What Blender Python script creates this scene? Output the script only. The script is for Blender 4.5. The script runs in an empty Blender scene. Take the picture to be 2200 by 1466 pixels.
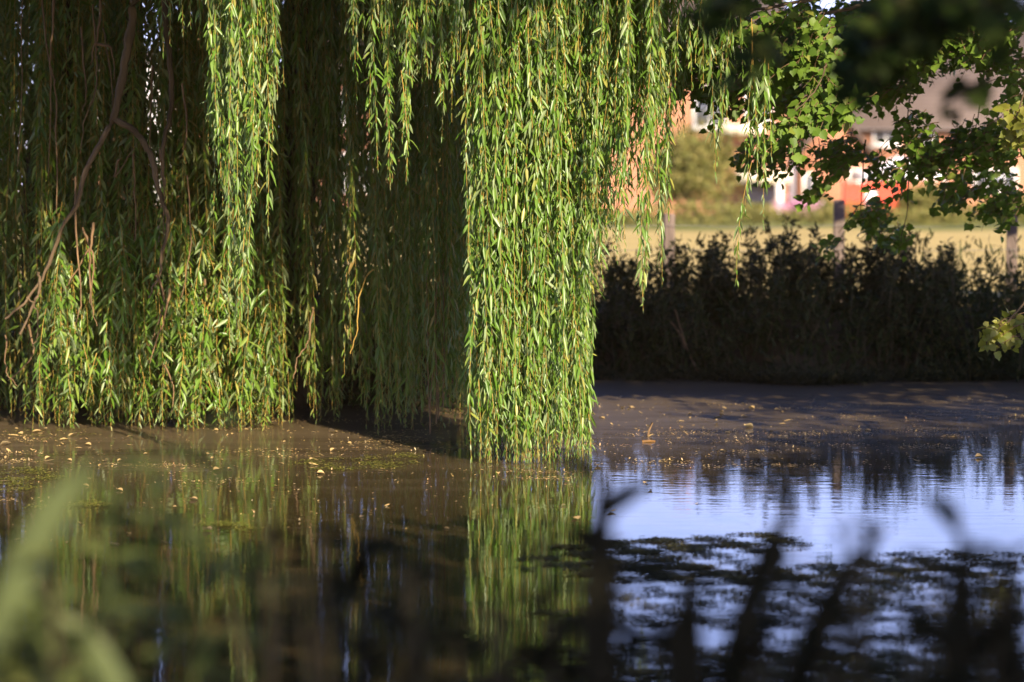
import bpy, math, random
import numpy as np
from mathutils import Vector

rng = np.random.default_rng(7)
random.seed(7)
scene = bpy.context.scene
COL = scene.collection
R = math.radians
F = 5194.4
PITCH = math.atan(333 / F)
CAM = np.array([0.0, 0.0, 1.8])
SUN_EL = R(30)
SUN_AZ = R(25)                       # sun stands behind the viewer, to the right
SUN = np.array([math.cos(SUN_EL) * math.sin(SUN_AZ), -math.cos(SUN_EL) * math.cos(SUN_AZ), math.sin(SUN_EL)])


def at(px, py, Y):
    """photo pixel (2200 wide) at distance Y -> point in the place"""
    cx, cy = (px - 1100) / F, (733 - py) / F
    d = np.array([cx, math.cos(PITCH) + cy * math.sin(PITCH), -math.sin(PITCH) + cy * math.cos(PITCH)])
    return CAM + d * (Y / d[1])


def unit(v):
    v = np.asarray(v, float)
    return v / np.maximum(np.linalg.norm(v, axis=-1, keepdims=True), 1e-9)


# ------------------------------------------------------------------ mesh builder
class MB:
    def __init__(s):
        s.v, s.l, s.n, s.m, s.k = [], [], [], [], 0

    def add(s, verts, faces, mat=0):
        """faces: int array (n, k) or list of tuples"""
        verts = np.asarray(verts, np.float32).reshape(-1, 3)
        if isinstance(faces, np.ndarray):
            groups = [faces]
        else:
            by = {}
            for f in faces:
                by.setdefault(len(f), []).append(f)
            groups = [np.array(g) for g in by.values()]
        for g in groups:
            s.l.append((g + s.k).astype(np.int32).ravel())
            s.n.append(np.full(len(g), g.shape[1], np.int32))
            s.m.append(np.full(len(g), mat, np.int32))
        s.v.append(verts)
        s.k += len(verts)

    def box(s, c, size, mat=0, taper=1.0, rot=0.0):
        x, y, z = np.array(size) / 2
        v = np.array([[-x, -y, -z], [x, -y, -z], [x, y, -z], [-x, y, -z],
                      [-x * taper, -y * taper, z], [x * taper, -y * taper, z], [x * taper, y * taper, z], [-x * taper, y * taper, z]])
        if rot:
            cr, sr = math.cos(rot), math.sin(rot)
            v[:, :2] = v[:, :2] @ np.array([[cr, sr], [-sr, cr]])
        s.add(v + np.array(c), [(0, 3, 2, 1), (4, 5, 6, 7), (0, 1, 5, 4), (1, 2, 6, 5), (2, 3, 7, 6), (3, 0, 4, 7)], mat)

    def tube(s, pts, rad, sides=4, mat=0, cap=False):
        pts = np.asarray(pts, float)
        n = len(pts)
        rad = np.broadcast_to(np.asarray(rad, float), (n,))
        t = unit(np.gradient(pts, axis=0))
        ref = np.where(np.abs(t[:, 2:3]) > 0.9, np.array([[0, 1.0, 0]]), np.array([[0, 0, 1.0]]))
        a = unit(np.cross(t, ref))
        b = np.cross(t, a)
        ang = np.linspace(0, 2 * np.pi, sides, endpoint=False)
        ring = a[:, None] * np.cos(ang)[None, :, None] + b[:, None] * np.sin(ang)[None, :, None]
        v = pts[:, None] + ring * rad[:, None, None]
        i = np.arange(n - 1)[:, None] * sides
        j = np.arange(sides)[None]
        j2 = (j + 1) % sides
        f = np.stack([i + j, i + j2, i + sides + j2, i + sides + j], -1).reshape(-1, 4)
        s.add(v.reshape(-1, 3), f, mat)
        if cap:
            s.add(v[-1], [tuple(range(sides))], mat)
            s.add(v[0], [tuple(range(sides))[::-1]], mat)

    def build(s, name, mats, parent=None, smooth=False):
        me = bpy.data.meshes.new(name)
        v = np.concatenate(s.v)
        l = np.concatenate(s.l)
        n = np.concatenate(s.n)
        me.vertices.add(len(v))
        me.vertices.foreach_set('co', v.ravel())
        me.loops.add(len(l))
        me.loops.foreach_set('vertex_index', l)
        me.polygons.add(len(n))
        st = np.concatenate([[0], np.cumsum(n)[:-1]]).astype(np.int32)
        me.polygons.foreach_set('loop_start', st)
        me.polygons.foreach_set('loop_total', n)
        me.polygons.foreach_set('material_index', np.concatenate(s.m))
        if smooth:
            me.polygons.foreach_set('use_smooth', np.ones(len(n), bool))
        for m in (mats if isinstance(mats, (list, tuple)) else [mats]):
            me.materials.append(m)
        me.update(calc_edges=True)
        o = bpy.data.objects.new(name, me)
        COL.objects.link(o)
        if parent:
            o.parent = parent
            o.matrix_parent_inverse = parent.matrix_basis.inverted()
        return o


def leaves_long(mb, P, D, N, L, W, bend=0.15, mat=0, fold=0.25):
    """lance-shaped leaves folded along the midrib, drooping at the tip"""
    n = len(P)
    D, N = unit(D), unit(N)
    S = unit(np.cross(D, N))
    N = np.cross(S, D)
    L, W = np.broadcast_to(L, (n,)), np.broadcast_to(W, (n,))
    bend = np.broadcast_to(bend, (n,))
    down = np.array([0, 0, -1.0])

    def pt(u, w, f):
        return P + D * (L * u)[:, None] + S * (W * w)[:, None] + N * (W * f)[:, None] + down * (L * bend * u * u)[:, None]
    V = np.stack([pt(0, 0, 0), pt(.32, -.5, fold), pt(.32, 0, 0), pt(.32, .5, fold),
                  pt(.66, -.4, fold * .8), pt(.66, 0, 0), pt(.66, .4, fold * .8), pt(1, 0, 0)], 1)
    b = np.arange(n)[:, None] * 8
    mb.add(V.reshape(-1, 3), (b[:, :, None] + np.array([[0, 2, 1], [0, 3, 2], [4, 5, 7], [5, 6, 7]])[None]).reshape(-1, 3), mat)
    mb.k -= 8 * n
    mb.v.append(np.zeros((0, 3), np.float32))
    q = (b[:, :, None] + np.array([[1, 2, 5, 4], [2, 3, 6, 5]])[None]).reshape(-1, 4)
    mb.l.append((q + mb.k).astype(np.int32).ravel())
    mb.n.append(np.full(len(q), 4, np.int32))
    mb.m.append(np.full(len(q), mat, np.int32))
    mb.k += 8 * n


HEART = [(-.06, .2), (.1, .48), (.33, .41), (.5, .45), (.78, .14)]


def leaves_heart(mb, P, D, N, L, W=None, fold=0.22, mat=0, curl=0.12):
    n = len(P)
    D, N = unit(D), unit(N)
    S = unit(np.cross(D, N))
    N = np.cross(S, D)
    L = np.broadcast_to(L, (n,))
    W = L * .92 if W is None else W

    def pt(u, w):
        return P + D * (L * u)[:, None] + S * (W * w)[:, None] + N * (W * abs(w) * fold - L * curl * u * u)[:, None]
    V = np.stack([pt(0, 0)] + [pt(u, -w) for u, w in HEART] + [pt(1, 0), pt(.45, 0)] + [pt(u, w) for u, w in HEART], 1)
    b = np.arange(n)[:, None] * 13
    T = np.array([[0, 7, 3, 2], [0, 2, 1, 1], [7, 6, 5, 4], [7, 4, 3, 3], [0, 9, 10, 7], [0, 8, 9, 9], [7, 11, 12, 6], [7, 10, 11, 11]])
    quads = T[[0, 2, 4, 6]]
    tris = T[[1, 3, 5, 7]][:, :3]
    k0 = mb.k
    mb.add(V.reshape(-1, 3), (b[:, :, None] + quads[None]).reshape(-1, 4), mat)
    t = (b[:, :, None] + tris[None]).reshape(-1, 3)
    mb.l.append((t + k0).astype(np.int32).ravel())
    mb.n.append(np.full(len(t), 3, np.int32))
    mb.m.append(np.full(len(t), mat, np.int32))


def leaves_oval(mb, P, D, N, L, W, mat=0, fold=.15):
    """small simple leaves: two quads meeting at the midrib"""
    n = len(P)
    D, N = unit(D), unit(N)
    S = unit(np.cross(D, N))
    N = np.cross(S, D)
    L, W = np.broadcast_to(L, (n,)), np.broadcast_to(W, (n,))

    def pt(u, w, f):
        return P + D * (L * u)[:, None] + S * (W * w)[:, None] + N * (W * f)[:, None]
    V = np.stack([pt(0, 0, 0), pt(.3, -.45, fold), pt(.7, -.38, fold), pt(1, 0, 0), pt(.7, .38, fold), pt(.3, .45, fold)], 1)
    b = np.arange(n)[:, None] * 6
    mb.add(V.reshape(-1, 3), (b[:, :, None] + np.array([[0, 3, 2, 1], [0, 5, 4, 3]])[None]).reshape(-1, 4), mat)


def rdir(n):
    return unit(rng.normal(size=(n, 3)))


# ------------------------------------------------------------------ objects
def tag(o, label=None, cat=None, group=None, kind=None):
    if label: o['label'] = label
    if cat: o['category'] = cat
    if group: o['group'] = group
    if kind: o['kind'] = kind
    return o


def thing(name, loc, label, cat, group=None):
    o = bpy.data.objects.new(name, None)
    o.empty_display_size = .2
    COL.objects.link(o)
    o.location = loc
    return tag(o, label, cat, group)


# ------------------------------------------------------------------ materials
def new_mat(name):
    m = bpy.data.materials.new(name)
    m.use_nodes = True
    nt = m.node_tree
    nt.nodes.clear()
    out = nt.nodes.new('ShaderNodeOutputMaterial')
    return m, nt, out


def ramp(nt, fac, stops):
    r = nt.nodes.new('ShaderNodeValToRGB')
    e = r.color_ramp.elements
    while len(e) > len(stops): e.remove(e[-1])
    while len(e) < len(stops): e.new(.5)
    for i, (p, c) in enumerate(stops):
        e[i].position = p
        e[i].color = (*c, 1)
    nt.links.new(fac, r.inputs[0])
    return r.outputs[0]


def noise(nt, scale, detail=4, rough=.55, vec=None, stretch=None, dist=0):
    n = nt.nodes.new('ShaderNodeTexNoise')
    n.inputs['Scale'].default_value = scale
    n.inputs['Detail'].default_value = detail
    n.inputs['Roughness'].default_value = rough
    n.inputs['Distortion'].default_value = dist
    if vec is None:
        tc = nt.nodes.new('ShaderNodeTexCoord')
        vec = tc.outputs['Object']
    if stretch:
        mp = nt.nodes.new('ShaderNodeMapping')
        mp.inputs['Scale'].default_value = stretch
        nt.links.new(vec, mp.inputs['Vector'])
        vec = mp.outputs[0]
    nt.links.new(vec, n.inputs['Vector'])
    return n.outputs['Fac']


def math_n(nt, op, a, b=None, clamp=False):
    m = nt.nodes.new('ShaderNodeMath')
    m.operation = op
    m.use_clamp = clamp
    for i, x in enumerate((a, b)):
        if x is None: continue
        if isinstance(x, (int, float)): m.inputs[i].default_value = x
        else: nt.links.new(x, m.inputs[i])
    return m.outputs[0]


def leaf_mat(name, stops, under, trans, tfac=.35, rough=.45, spec=.4):
    """leaf: colour varies leaf by leaf, paler underside, light passes through"""
    m, nt, out = new_mat(name)
    g = nt.nodes.new('ShaderNodeNewGeometry')
    c = ramp(nt, g.outputs['Random Per Island'], stops)
    mx = nt.nodes.new('ShaderNodeMix')
    mx.data_type = 'RGBA'
    nt.links.new(g.outputs['Backfacing'], mx.inputs[0])
    nt.links.new(c, mx.inputs[6])
    mx.inputs[7].default_value = (*under, 1)
    p = nt.nodes.new('ShaderNodeBsdfPrincipled')
    nt.links.new(mx.outputs[2], p.inputs['Base Color'])
    p.inputs['Roughness'].default_value = rough
    p.inputs['Specular IOR Level'].default_value = spec
    t = nt.nodes.new('ShaderNodeBsdfTranslucent')
    t.inputs[0].default_value = (*trans, 1)
    ms = nt.nodes.new('ShaderNodeMixShader')
    ms.inputs[0].default_value = tfac
    nt.links.new(p.outputs[0], ms.inputs[1])
    nt.links.new(t.outputs[0], ms.inputs[2])
    nt.links.new(ms.outputs[0], out.inputs[0])
    return m


def plain(name, col, rough=.7, var=.25, scale=6, spec=.3, bump=0, stretch=None, metal=0):
    m, nt, out = new_mat(name)
    p = nt.nodes.new('ShaderNodeBsdfPrincipled')
    f = noise(nt, scale, 6, .6, stretch=stretch)
    a = tuple(min(1, x * (1 - var)) for x in col)
    b = tuple(min(1, x * (1 + var)) for x in col)
    nt.links.new(ramp(nt, f, [(.3, a), (.7, b)]), p.inputs['Base Color'])
    p.inputs['Roughness'].default_value = rough
    p.inputs['Specular IOR Level'].default_value = spec
    p.inputs['Metallic'].default_value = metal
    if bump:
        bn = nt.nodes.new('ShaderNodeBump')
        bn.inputs['Strength'].default_value = bump
        bn.inputs['Distance'].default_value = .02
        nt.links.new(f, bn.inputs['Height'])
        nt.links.new(bn.outputs[0], p.inputs['Normal'])
    nt.links.new(p.outputs[0], out.inputs[0])
    return m


M = {}
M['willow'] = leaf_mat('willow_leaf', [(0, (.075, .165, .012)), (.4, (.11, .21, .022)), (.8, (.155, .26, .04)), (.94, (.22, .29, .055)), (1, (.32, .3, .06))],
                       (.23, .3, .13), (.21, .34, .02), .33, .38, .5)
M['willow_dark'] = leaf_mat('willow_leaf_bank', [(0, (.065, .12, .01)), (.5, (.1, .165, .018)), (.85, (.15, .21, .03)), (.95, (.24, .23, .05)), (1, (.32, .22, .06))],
                            (.16, .2, .075), (.17, .25, .02), .3, .42, .4)  # same willow leaf with the curtains' shade put into its colour
M['twig'] = plain('yellow_twig', (.38, .24, .05), .6, .35, 9)
M['twig_brown'] = plain('brown_twig', (.17, .105, .052), .75, .35, 12)
M['bark'] = plain('bark', (.12, .085, .05), .9, .5, 9, .1, .9, (1, 1, .25))
M['bark_dark'] = plain('dark_bark', (.07, .05, .032), .9, .5, 9, .1, .9, (1, 1, .25))
M['lime'] = leaf_mat('lime_leaf', [(0, (.06, .115, .012)), (.5, (.09, .155, .018)), (.93, (.13, .2, .028)), (1, (.2, .2, .035))],
                     (.1, .14, .045), (.17, .27, .016), .3, .5, .22)
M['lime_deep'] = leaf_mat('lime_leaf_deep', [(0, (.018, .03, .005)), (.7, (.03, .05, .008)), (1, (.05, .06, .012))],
                          (.03, .045, .012), (.03, .05, .006), .12, .6, .1)  # lime leaf darkened to carry the shade on the near branch
M['lime_yellow'] = leaf_mat('lime_leaf_yellowing', [(0, (.14, .17, .022)), (1, (.22, .21, .03))], (.26, .27, .08), (.35, .35, .03), .35, .45, .4)
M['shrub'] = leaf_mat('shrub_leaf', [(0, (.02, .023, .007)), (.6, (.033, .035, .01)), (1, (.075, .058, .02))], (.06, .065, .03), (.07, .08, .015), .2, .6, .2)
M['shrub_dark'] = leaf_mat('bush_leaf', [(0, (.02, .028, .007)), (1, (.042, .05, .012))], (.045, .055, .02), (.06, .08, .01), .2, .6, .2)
M['stem'] = plain('weed_stem', (.09, .07, .035), .8, .4, 10)
M['garden'] = leaf_mat('garden_bush_leaf', [(0, (.12, .13, .028)), (.5, (.2, .19, .05)), (1, (.3, .25, .08))], (.17, .17, .06), (.2, .22, .03), .3, .6, .2)
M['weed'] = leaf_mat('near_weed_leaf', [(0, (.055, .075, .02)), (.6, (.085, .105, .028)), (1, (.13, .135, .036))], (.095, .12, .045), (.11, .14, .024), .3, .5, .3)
M['weed_dark'] = leaf_mat('dark_weed_leaf', [(0, (.014, .014, .007)), (1, (.028, .026, .012))], (.022, .02, .012), (.02, .02, .006), .1, .8, .05)  # near weed leaf with shade put into its colour, almost black
M['weed_orange'] = plain('yellowed_leaf', (.15, .075, .018), .6, .25, 20)
M['post'] = plain('weathered_post', (.13, .1, .085), .9, .4, 14, .1, .6, (1, 1, .15))
M['wire'] = plain('galvanised_wire', (.2, .19, .18), .5, .2, 10, metal=.7)
M['white'] = plain('white_paint', (.8, .78, .74), .5, .05, 3)
M['cream'] = plain('cream_render', (.74, .64, .46), .8, .08, 3)
M['canvas'] = plain('white_canvas', (.8, .79, .78), .8, .05, 3)
M['red'] = plain('red_paint', (.62, .075, .04), .6, .15, 3)
M['grey_door'] = plain('grey_paint', (.22, .2, .23), .6, .1, 3)  # grey of the corner strip and of the opening's painted shade
M['dark_trim'] = plain('dark_gutter', (.1, .085, .085), .6, .15, 3)
M['pink'] = leaf_mat('pink_petal', [(0, (.6, .25, .4)), (1, (.75, .45, .55))], (.6, .3, .42), (.6, .3, .4), .3)
M['fallen'] = leaf_mat('fallen_leaf', [(0, (.42, .3, .1)), (.5, (.5, .38, .17)), (.8, (.5, .28, .12)), (1, (.62, .52, .32))], (.5, .4, .22), (.3, .2, .05), .15, .55, .3)
M['moss'] = leaf_mat('duckweed_frond', [(0, (.09, .1, .015)), (.6, (.14, .15, .025)), (1, (.24, .2, .05))], (.13, .13, .03), (.15, .17, .02), .2, .5, .3)
M['pondweed'] = leaf_mat('pondweed_frond', [(0, (.03, .03, .01)), (.7, (.055, .055, .018)), (1, (.13, .11, .035))], (.05, .048, .018), (.05, .05, .012), .1, .5, .3)


def glass_mat():
    m, nt, out = new_mat('window_glass')
    p = nt.nodes.new('ShaderNodeBsdfPrincipled')
    p.inputs['Base Color'].default_value = (.1, .11, .13, 1)
    p.inputs['Roughness'].default_value = .06
    p.inputs['Specular IOR Level'].default_value = .8
    nt.links.new(p.outputs[0], out.inputs[0])
    return m


def brick_mat():
    m, nt, out = new_mat('orange_brick')
    tc = nt.nodes.new('ShaderNodeTexCoord')
    mp = nt.nodes.new('ShaderNodeMapping')
    mp.inputs['Rotation'].default_value = (R(90), 0, 0)
    nt.links.new(tc.outputs['Object'], mp.inputs[0])
    b = nt.nodes.new('ShaderNodeTexBrick')
    b.inputs['Scale'].default_value = 1
    b.inputs['Brick Width'].default_value = .225
    b.inputs['Row Height'].default_value = .075
    b.inputs['Mortar Size'].default_value = .008
    b.inputs['Color1'].default_value = (.43, .155, .07, 1)
    b.inputs['Color2'].default_value = (.34, .115, .055, 1)
    b.inputs['Mortar'].default_value = (.36, .28, .2, 1)
    nt.links.new(mp.outputs[0], b.inputs[0])
    n = noise(nt, .7, 5)
    mx = nt.nodes.new('ShaderNodeMix'); mx.data_type = 'RGBA'; mx.blend_type = 'MULTIPLY'
    mx.inputs[0].default_value = .5
    nt.links.new(b.outputs[0], mx.inputs[6])
    nt.links.new(ramp(nt, n, [(.3, (.75, .72, .7)), (.7, (1, 1, 1))]), mx.inputs[7])
    p = nt.nodes.new('ShaderNodeBsdfPrincipled')
    p.inputs['Roughness'].default_value = .85
    nt.links.new(mx.outputs[2], p.inputs[0])
    nt.links.new(p.outputs[0], out.inputs[0])
    return m


def tile_mat():
    m, nt, out = new_mat('brown_roof_tile')
    w = nt.nodes.new('ShaderNodeTexWave')
    w.bands_direction = 'Z'
    w.inputs['Scale'].default_value = 1.6
    w.inputs['Distortion'].default_value = .4
    tc = nt.nodes.new('ShaderNodeTexCoord')
    nt.links.new(tc.outputs['Object'], w.inputs[0])
    n = noise(nt, 1.5, 6)
    f = math_n(nt, 'ADD', math_n(nt, 'MULTIPLY', w.outputs['Fac'], .35), math_n(nt, 'MULTIPLY', n, .65))
    p = nt.nodes.new('ShaderNodeBsdfPrincipled')
    nt.links.new(ramp(nt, f, [(.25, (.075, .055, .047)), (.75, (.125, .095, .083))]), p.inputs[0])
    p.inputs['Roughness'].default_value = .85
    nt.links.new(p.outputs[0], out.inputs[0])
    return m


def ground_mat():
    m, nt, out = new_mat('ground')
    tc = nt.nodes.new('ShaderNodeTexCoord')
    sx = nt.nodes.new('ShaderNodeSeparateXYZ')
    nt.links.new(tc.outputs['Object'], sx.inputs[0])
    n1 = noise(nt, .35, 5)
    n2 = noise(nt, 5, 8, .7)
    dirt = ramp(nt, n2, [(.3, (.05, .035, .02)), (.7, (.1, .075, .04))])
    straw = ramp(nt, math_n(nt, 'ADD', math_n(nt, 'MULTIPLY', n1, .5), math_n(nt, 'MULTIPLY', n2, .5)),
                 [(.3, (.26, .2, .075)), (.55, (.4, .31, .12)), (.75, (.46, .37, .17))])
    green = ramp(nt, n2, [(.3, (.1, .12, .03)), (.7, (.17, .17, .05))])
    def smooth(lo, hi, v):
        mr = nt.nodes.new('ShaderNodeMapRange'); mr.interpolation_type = 'SMOOTHSTEP'
        mr.inputs[1].default_value = lo; mr.inputs[2].default_value = hi
        nt.links.new(v, mr.inputs[0]); return mr.outputs[0]
    yw = math_n(nt, 'ADD', sx.outputs[1], math_n(nt, 'MULTIPLY', n1, 3))
    def mix(f, a, b):
        mx = nt.nodes.new('ShaderNodeMix'); mx.data_type = 'RGBA'
        nt.links.new(f, mx.inputs[0]); nt.links.new(a, mx.inputs[6]); nt.links.new(b, mx.inputs[7]); return mx.outputs[2]
    c = mix(smooth(26.0, 28.5, yw), dirt, straw)
    c = mix(smooth(68, 74, yw), c, green)
    p = nt.nodes.new('ShaderNodeBsdfPrincipled')
    p.inputs['Roughness'].default_value = .95
    p.inputs['Specular IOR Level'].default_value = .1
    nt.links.new(c, p.inputs[0])
    bn = nt.nodes.new('ShaderNodeBump'); bn.inputs['Strength'].default_value = .6; bn.inputs['Distance'].default_value = .05
    nt.links.new(n2, bn.inputs['Height']); nt.links.new(bn.outputs[0], p.inputs['Normal'])
    nt.links.new(p.outputs[0], out.inputs[0])
    return m


def water_mat():
    m, nt, out = new_mat('pond_water')
    tc = nt.nodes.new('ShaderNodeTexCoord')
    P = tc.outputs['Object']
    sx = nt.nodes.new('ShaderNodeSeparateXYZ')
    nt.links.new(P, sx.inputs[0])
    # silt and scum film drifted towards the far banks
    n1 = noise(nt, 1.0, 5, .6, P, (.35, 1.2, 1), 1.2)
    n2 = noise(nt, 3.2, 7, .65, P, (.3, 1.6, 1), .8)
    nn = math_n(nt, 'ADD', math_n(nt, 'MULTIPLY', n1, .6), math_n(nt, 'MULTIPLY', n2, .4))
    mr = nt.nodes.new('ShaderNodeMapRange'); mr.interpolation_type = 'SMOOTHSTEP'
    # the film reaches nearer on the left of the pond
    xo = math_n(nt, 'MULTIPLY', math_n(nt, 'ADD', sx.outputs[0], 1.6), .42)
    xo = math_n(nt, 'MAXIMUM', math_n(nt, 'MINIMUM', math_n(nt, 'MULTIPLY', xo, 1.5), 3.0), -.3)
    yy = math_n(nt, 'SUBTRACT', sx.outputs[1], xo)
    nt.links.new(math_n(nt, 'ADD', yy, math_n(nt, 'MULTIPLY', math_n(nt, 'SUBTRACT', nn, .5), 5.0)), mr.inputs[0])
    mr.inputs[1].default_value = 12.2; mr.inputs[2].default_value = 18.6
    mr.inputs[3].default_value = .02; mr.inputs[4].default_value = .66
    fine = noise(nt, 7, 4, .6, P, (.16, 2.6, 1), .5)
    ms_ = nt.nodes.new('ShaderNodeMapRange'); ms_.inputs[1].default_value = .57; ms_.inputs[2].default_value = .74; ms_.inputs[4].default_value = .45
    nt.links.new(fine, ms_.inputs[0])
    film = math_n(nt, 'MAXIMUM', mr.outputs[0], ms_.outputs[0])
    bnf = nt.nodes.new('ShaderNodeBump'); bnf.inputs['Strength'].default_value = .1; bnf.inputs['Distance'].default_value = .03
    nt.links.new(noise(nt, 30, 4, .6, P, (.6, 1.3, 1)), bnf.inputs['Height'])
    spots = noise(nt, 38, 3, .6, P, (.6, 1.2, 1))
    dc = ramp(nt, math_n(nt, 'ADD', math_n(nt, 'MULTIPLY', nn, .7), math_n(nt, 'MULTIPLY', spots, .3)),
              [(.3, (.06, .043, .024)), (.55, (.115, .085, .05)), (.75, (.2, .155, .1))])
    dif = nt.nodes.new('ShaderNodeBsdfPrincipled')
    nt.links.new(dc, dif.inputs[0])
    dif.inputs['Roughness'].default_value = .4
    dif.inputs['Specular IOR Level'].default_value = .07
    nt.links.new(bnf.outputs[0], dif.inputs['Normal'])
    murk = nt.nodes.new('ShaderNodeBsdfDiffuse')
    murk.inputs[0].default_value = (.03, .021, .009, 1)
    gl = nt.nodes.new('ShaderNodeBsdfGlossy')
    gl.inputs[0].default_value = (.92, .93, .95, 1)
    gl.inputs['Roughness'].default_value = .0
    rip = math_n(nt, 'ADD', noise(nt, 9, 3, .5, P, (.7, 1.5, 1)), math_n(nt, 'MULTIPLY', noise(nt, 2.2, 2, .5, P, (.6, 1.3, 1)), 1.5))
    bn = nt.nodes.new('ShaderNodeBump'); bn.inputs['Strength'].default_value = .016; bn.inputs['Distance'].default_value = .05
    nt.links.new(rip, bn.inputs['Height'])
    nt.links.new(bn.outputs[0], gl.inputs['Normal'])
    fr = nt.nodes.new('ShaderNodeFresnel'); fr.inputs[0].default_value = 2.0
    w = nt.nodes.new('ShaderNodeMixShader')
    nt.links.new(fr.outputs[0], w.inputs[0]); nt.links.new(murk.outputs[0], w.inputs[1]); nt.links.new(gl.outputs[0], w.inputs[2])
    x = nt.nodes.new('ShaderNodeMixShader')
    nt.links.new(film, x.inputs[0]); nt.links.new(w.outputs[0], x.inputs[1]); nt.links.new(dif.outputs[0], x.inputs[2])
    nt.links.new(x.outputs[0], out.inputs[0])
    return m


M['glass'] = glass_mat(); M['brick'] = brick_mat(); M['tile'] = tile_mat()
M['ground'] = ground_mat(); M['water'] = water_mat()


# ------------------------------------------------------------------ terrain and water
def smoothstep(a, b, x):
    t = np.clip((x - a) / (b - a), 0, 1)
    return t * t * (3 - 2 * t)


def shore_far(x):
    return 19.4 + 2.9 * smoothstep(-.9, .7, x) + .25 * np.sin(x * 1.7) + .12 * np.sin(x * 4.1)


def ground_z(x, y):
    far = smoothstep(-.25, 1.5, y - shore_far(x))
    near = smoothstep(-.2, 1.6, 6.2 + .3 * np.sin(x) - y)
    side = smoothstep(13, 18, np.abs(x + 3))
    land = np.maximum(np.maximum(far, near), side)
    return -.5 + land * (1.05 + .05 * np.sin(x * .9) * np.cos(y * .7))


def terrain():
    xs = np.concatenate([np.linspace(-400, -24, 20), np.linspace(-20, 20, 161), np.linspace(24, 400, 20)])
    ys = np.concatenate([np.linspace(-150, -12, 14), np.linspace(-10, 34, 177), np.linspace(37, 900, 50)])
    X, Y = np.meshgrid(xs, ys)
    Z = ground_z(X, Y)
    V = np.stack([X, Y, Z], -1).reshape(-1, 3)
    nx, ny = len(xs), len(ys)
    i = (np.arange(ny - 1)[:, None] * nx + np.arange(nx - 1)[None]).ravel()
    mb = MB()
    mb.add(V, np.stack([i, i + 1, i + nx + 1, i + nx], -1))
    tag(mb.build('ground', M['ground'], smooth=True), kind='structure')
    mb = MB()
    mb.add([(-18.5, 3.8, 0), (14, 3.8, 0), (14, 25, 0), (-18.5, 25, 0)], [(0, 1, 2, 3)])
    tag(mb.build('water', M['water']), kind='structure')


terrain()


# ------------------------------------------------------------------ willows
def strand(mb, x, y, zt, zb, leaf=.085, step=.021, wig=.035, mat_leaf=0, mat_twig=1, spread=(.1, .75), off=(0, 0), r=.0022, bare=0.0, wr=.185):
    """one hanging willow shoot: yellow twig with leaves all round it"""
    Ln = zt - zb
    if Ln < .08: return
    n = max(6, int(Ln / .12))
    s = np.linspace(0, 1, n)
    ph = rng.uniform(0, 6.28, 4)
    fr = rng.uniform(.8, 2.2, 2)
    ease = 1 - (1 - np.clip(s * Ln / .7, 0, 1)) ** 2
    px = x + wig * (np.sin(ph[0] + s * Ln * fr[0]) - np.sin(ph[0])) + off[0] * ease
    py = y + wig * (np.sin(ph[1] + s * Ln * fr[1]) - np.sin(ph[1])) + off[1] * ease
    pts = np.stack([px, py, zt - s * Ln], -1)
    mb.tube(pts, np.linspace(r * 1.3, r * .5, n), 3, mat_twig)
    m = int(Ln * (1 - bare) / step)
    if m < 1: return
    t = (bare + (1 - bare) * (np.arange(m) + rng.uniform(0, 1, m)) / m)
    P = np.stack([np.interp(t, s, pts[:, k]) for k in range(3)], -1)
    az = np.arange(m) * 2.4 + rng.uniform(0, 6.28) + rng.normal(0, .4, m)
    rad = np.stack([np.cos(az), np.sin(az), np.zeros(m)], -1)
    a = rng.uniform(spread[0], spread[1], m)
    a = np.where(rng.random(m) < .06, a + .5, a)
    D = rad * np.sin(a)[:, None] + np.array([0, 0, -1.]) * np.cos(a)[:, None]
    N = unit(rad * np.cos(a)[:, None] + np.array([0, 0, 1.]) * np.sin(a)[:, None])
    N = unit(N + rng.normal(0, .75, (m, 3)) + SUN * .25)
    D = unit(D + rng.normal(0, .12, (m, 3)))
    tip = np.clip((1 - t) * Ln / .25, .45, 1)
    L = leaf * rng.uniform(.5, 1.3, m) * tip
    lim = np.maximum((P[:, 2] - .004) / .98, .02)      # no leaf dives below the water
    L = np.minimum(L, lim)
    leaves_long(mb, P, D, N, L, L * wr * rng.uniform(.8, 1.25, m) + .001, rng.uniform(-.1, .42, m), mat_leaf)


def bundle(mb, px0, px1, py_bot, n, Y, dY=.25, top=4.3, jag=.35, py_top=None, sub=.5, **kw):
    """several shoots hanging together between two photo columns, tips staggered above py_bot"""
    for k in range(n):
        px = rng.uniform(px0, px1)
        y = Y + rng.uniform(-dY, dY)
        x, _, zb = at(px, py_bot, y)
        zb += (0 if k == 0 else abs(rng.normal(0, jag)))
        zb = max(zb, .004)
        zt = top + rng.uniform(-.3, .5)
        if py_top is not None:
            zt = at(px, py_top, y)[2] + rng.uniform(-.1, .1)
        strand(mb, x, y, zt, zb, **kw)
        if rng.random() < sub and zt - zb > .6:
            z2 = zb + rng.uniform(.3, min(1.4, zt - zb))
            strand(mb, x, y, z2, max(.004, z2 - rng.uniform(.25, .8)), off=rng.normal(0, .05, 2), **kw)


LEAFM = [M['willow'], M['twig']]
LEAFD = [M['willow_dark'], M['twig']]

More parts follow.
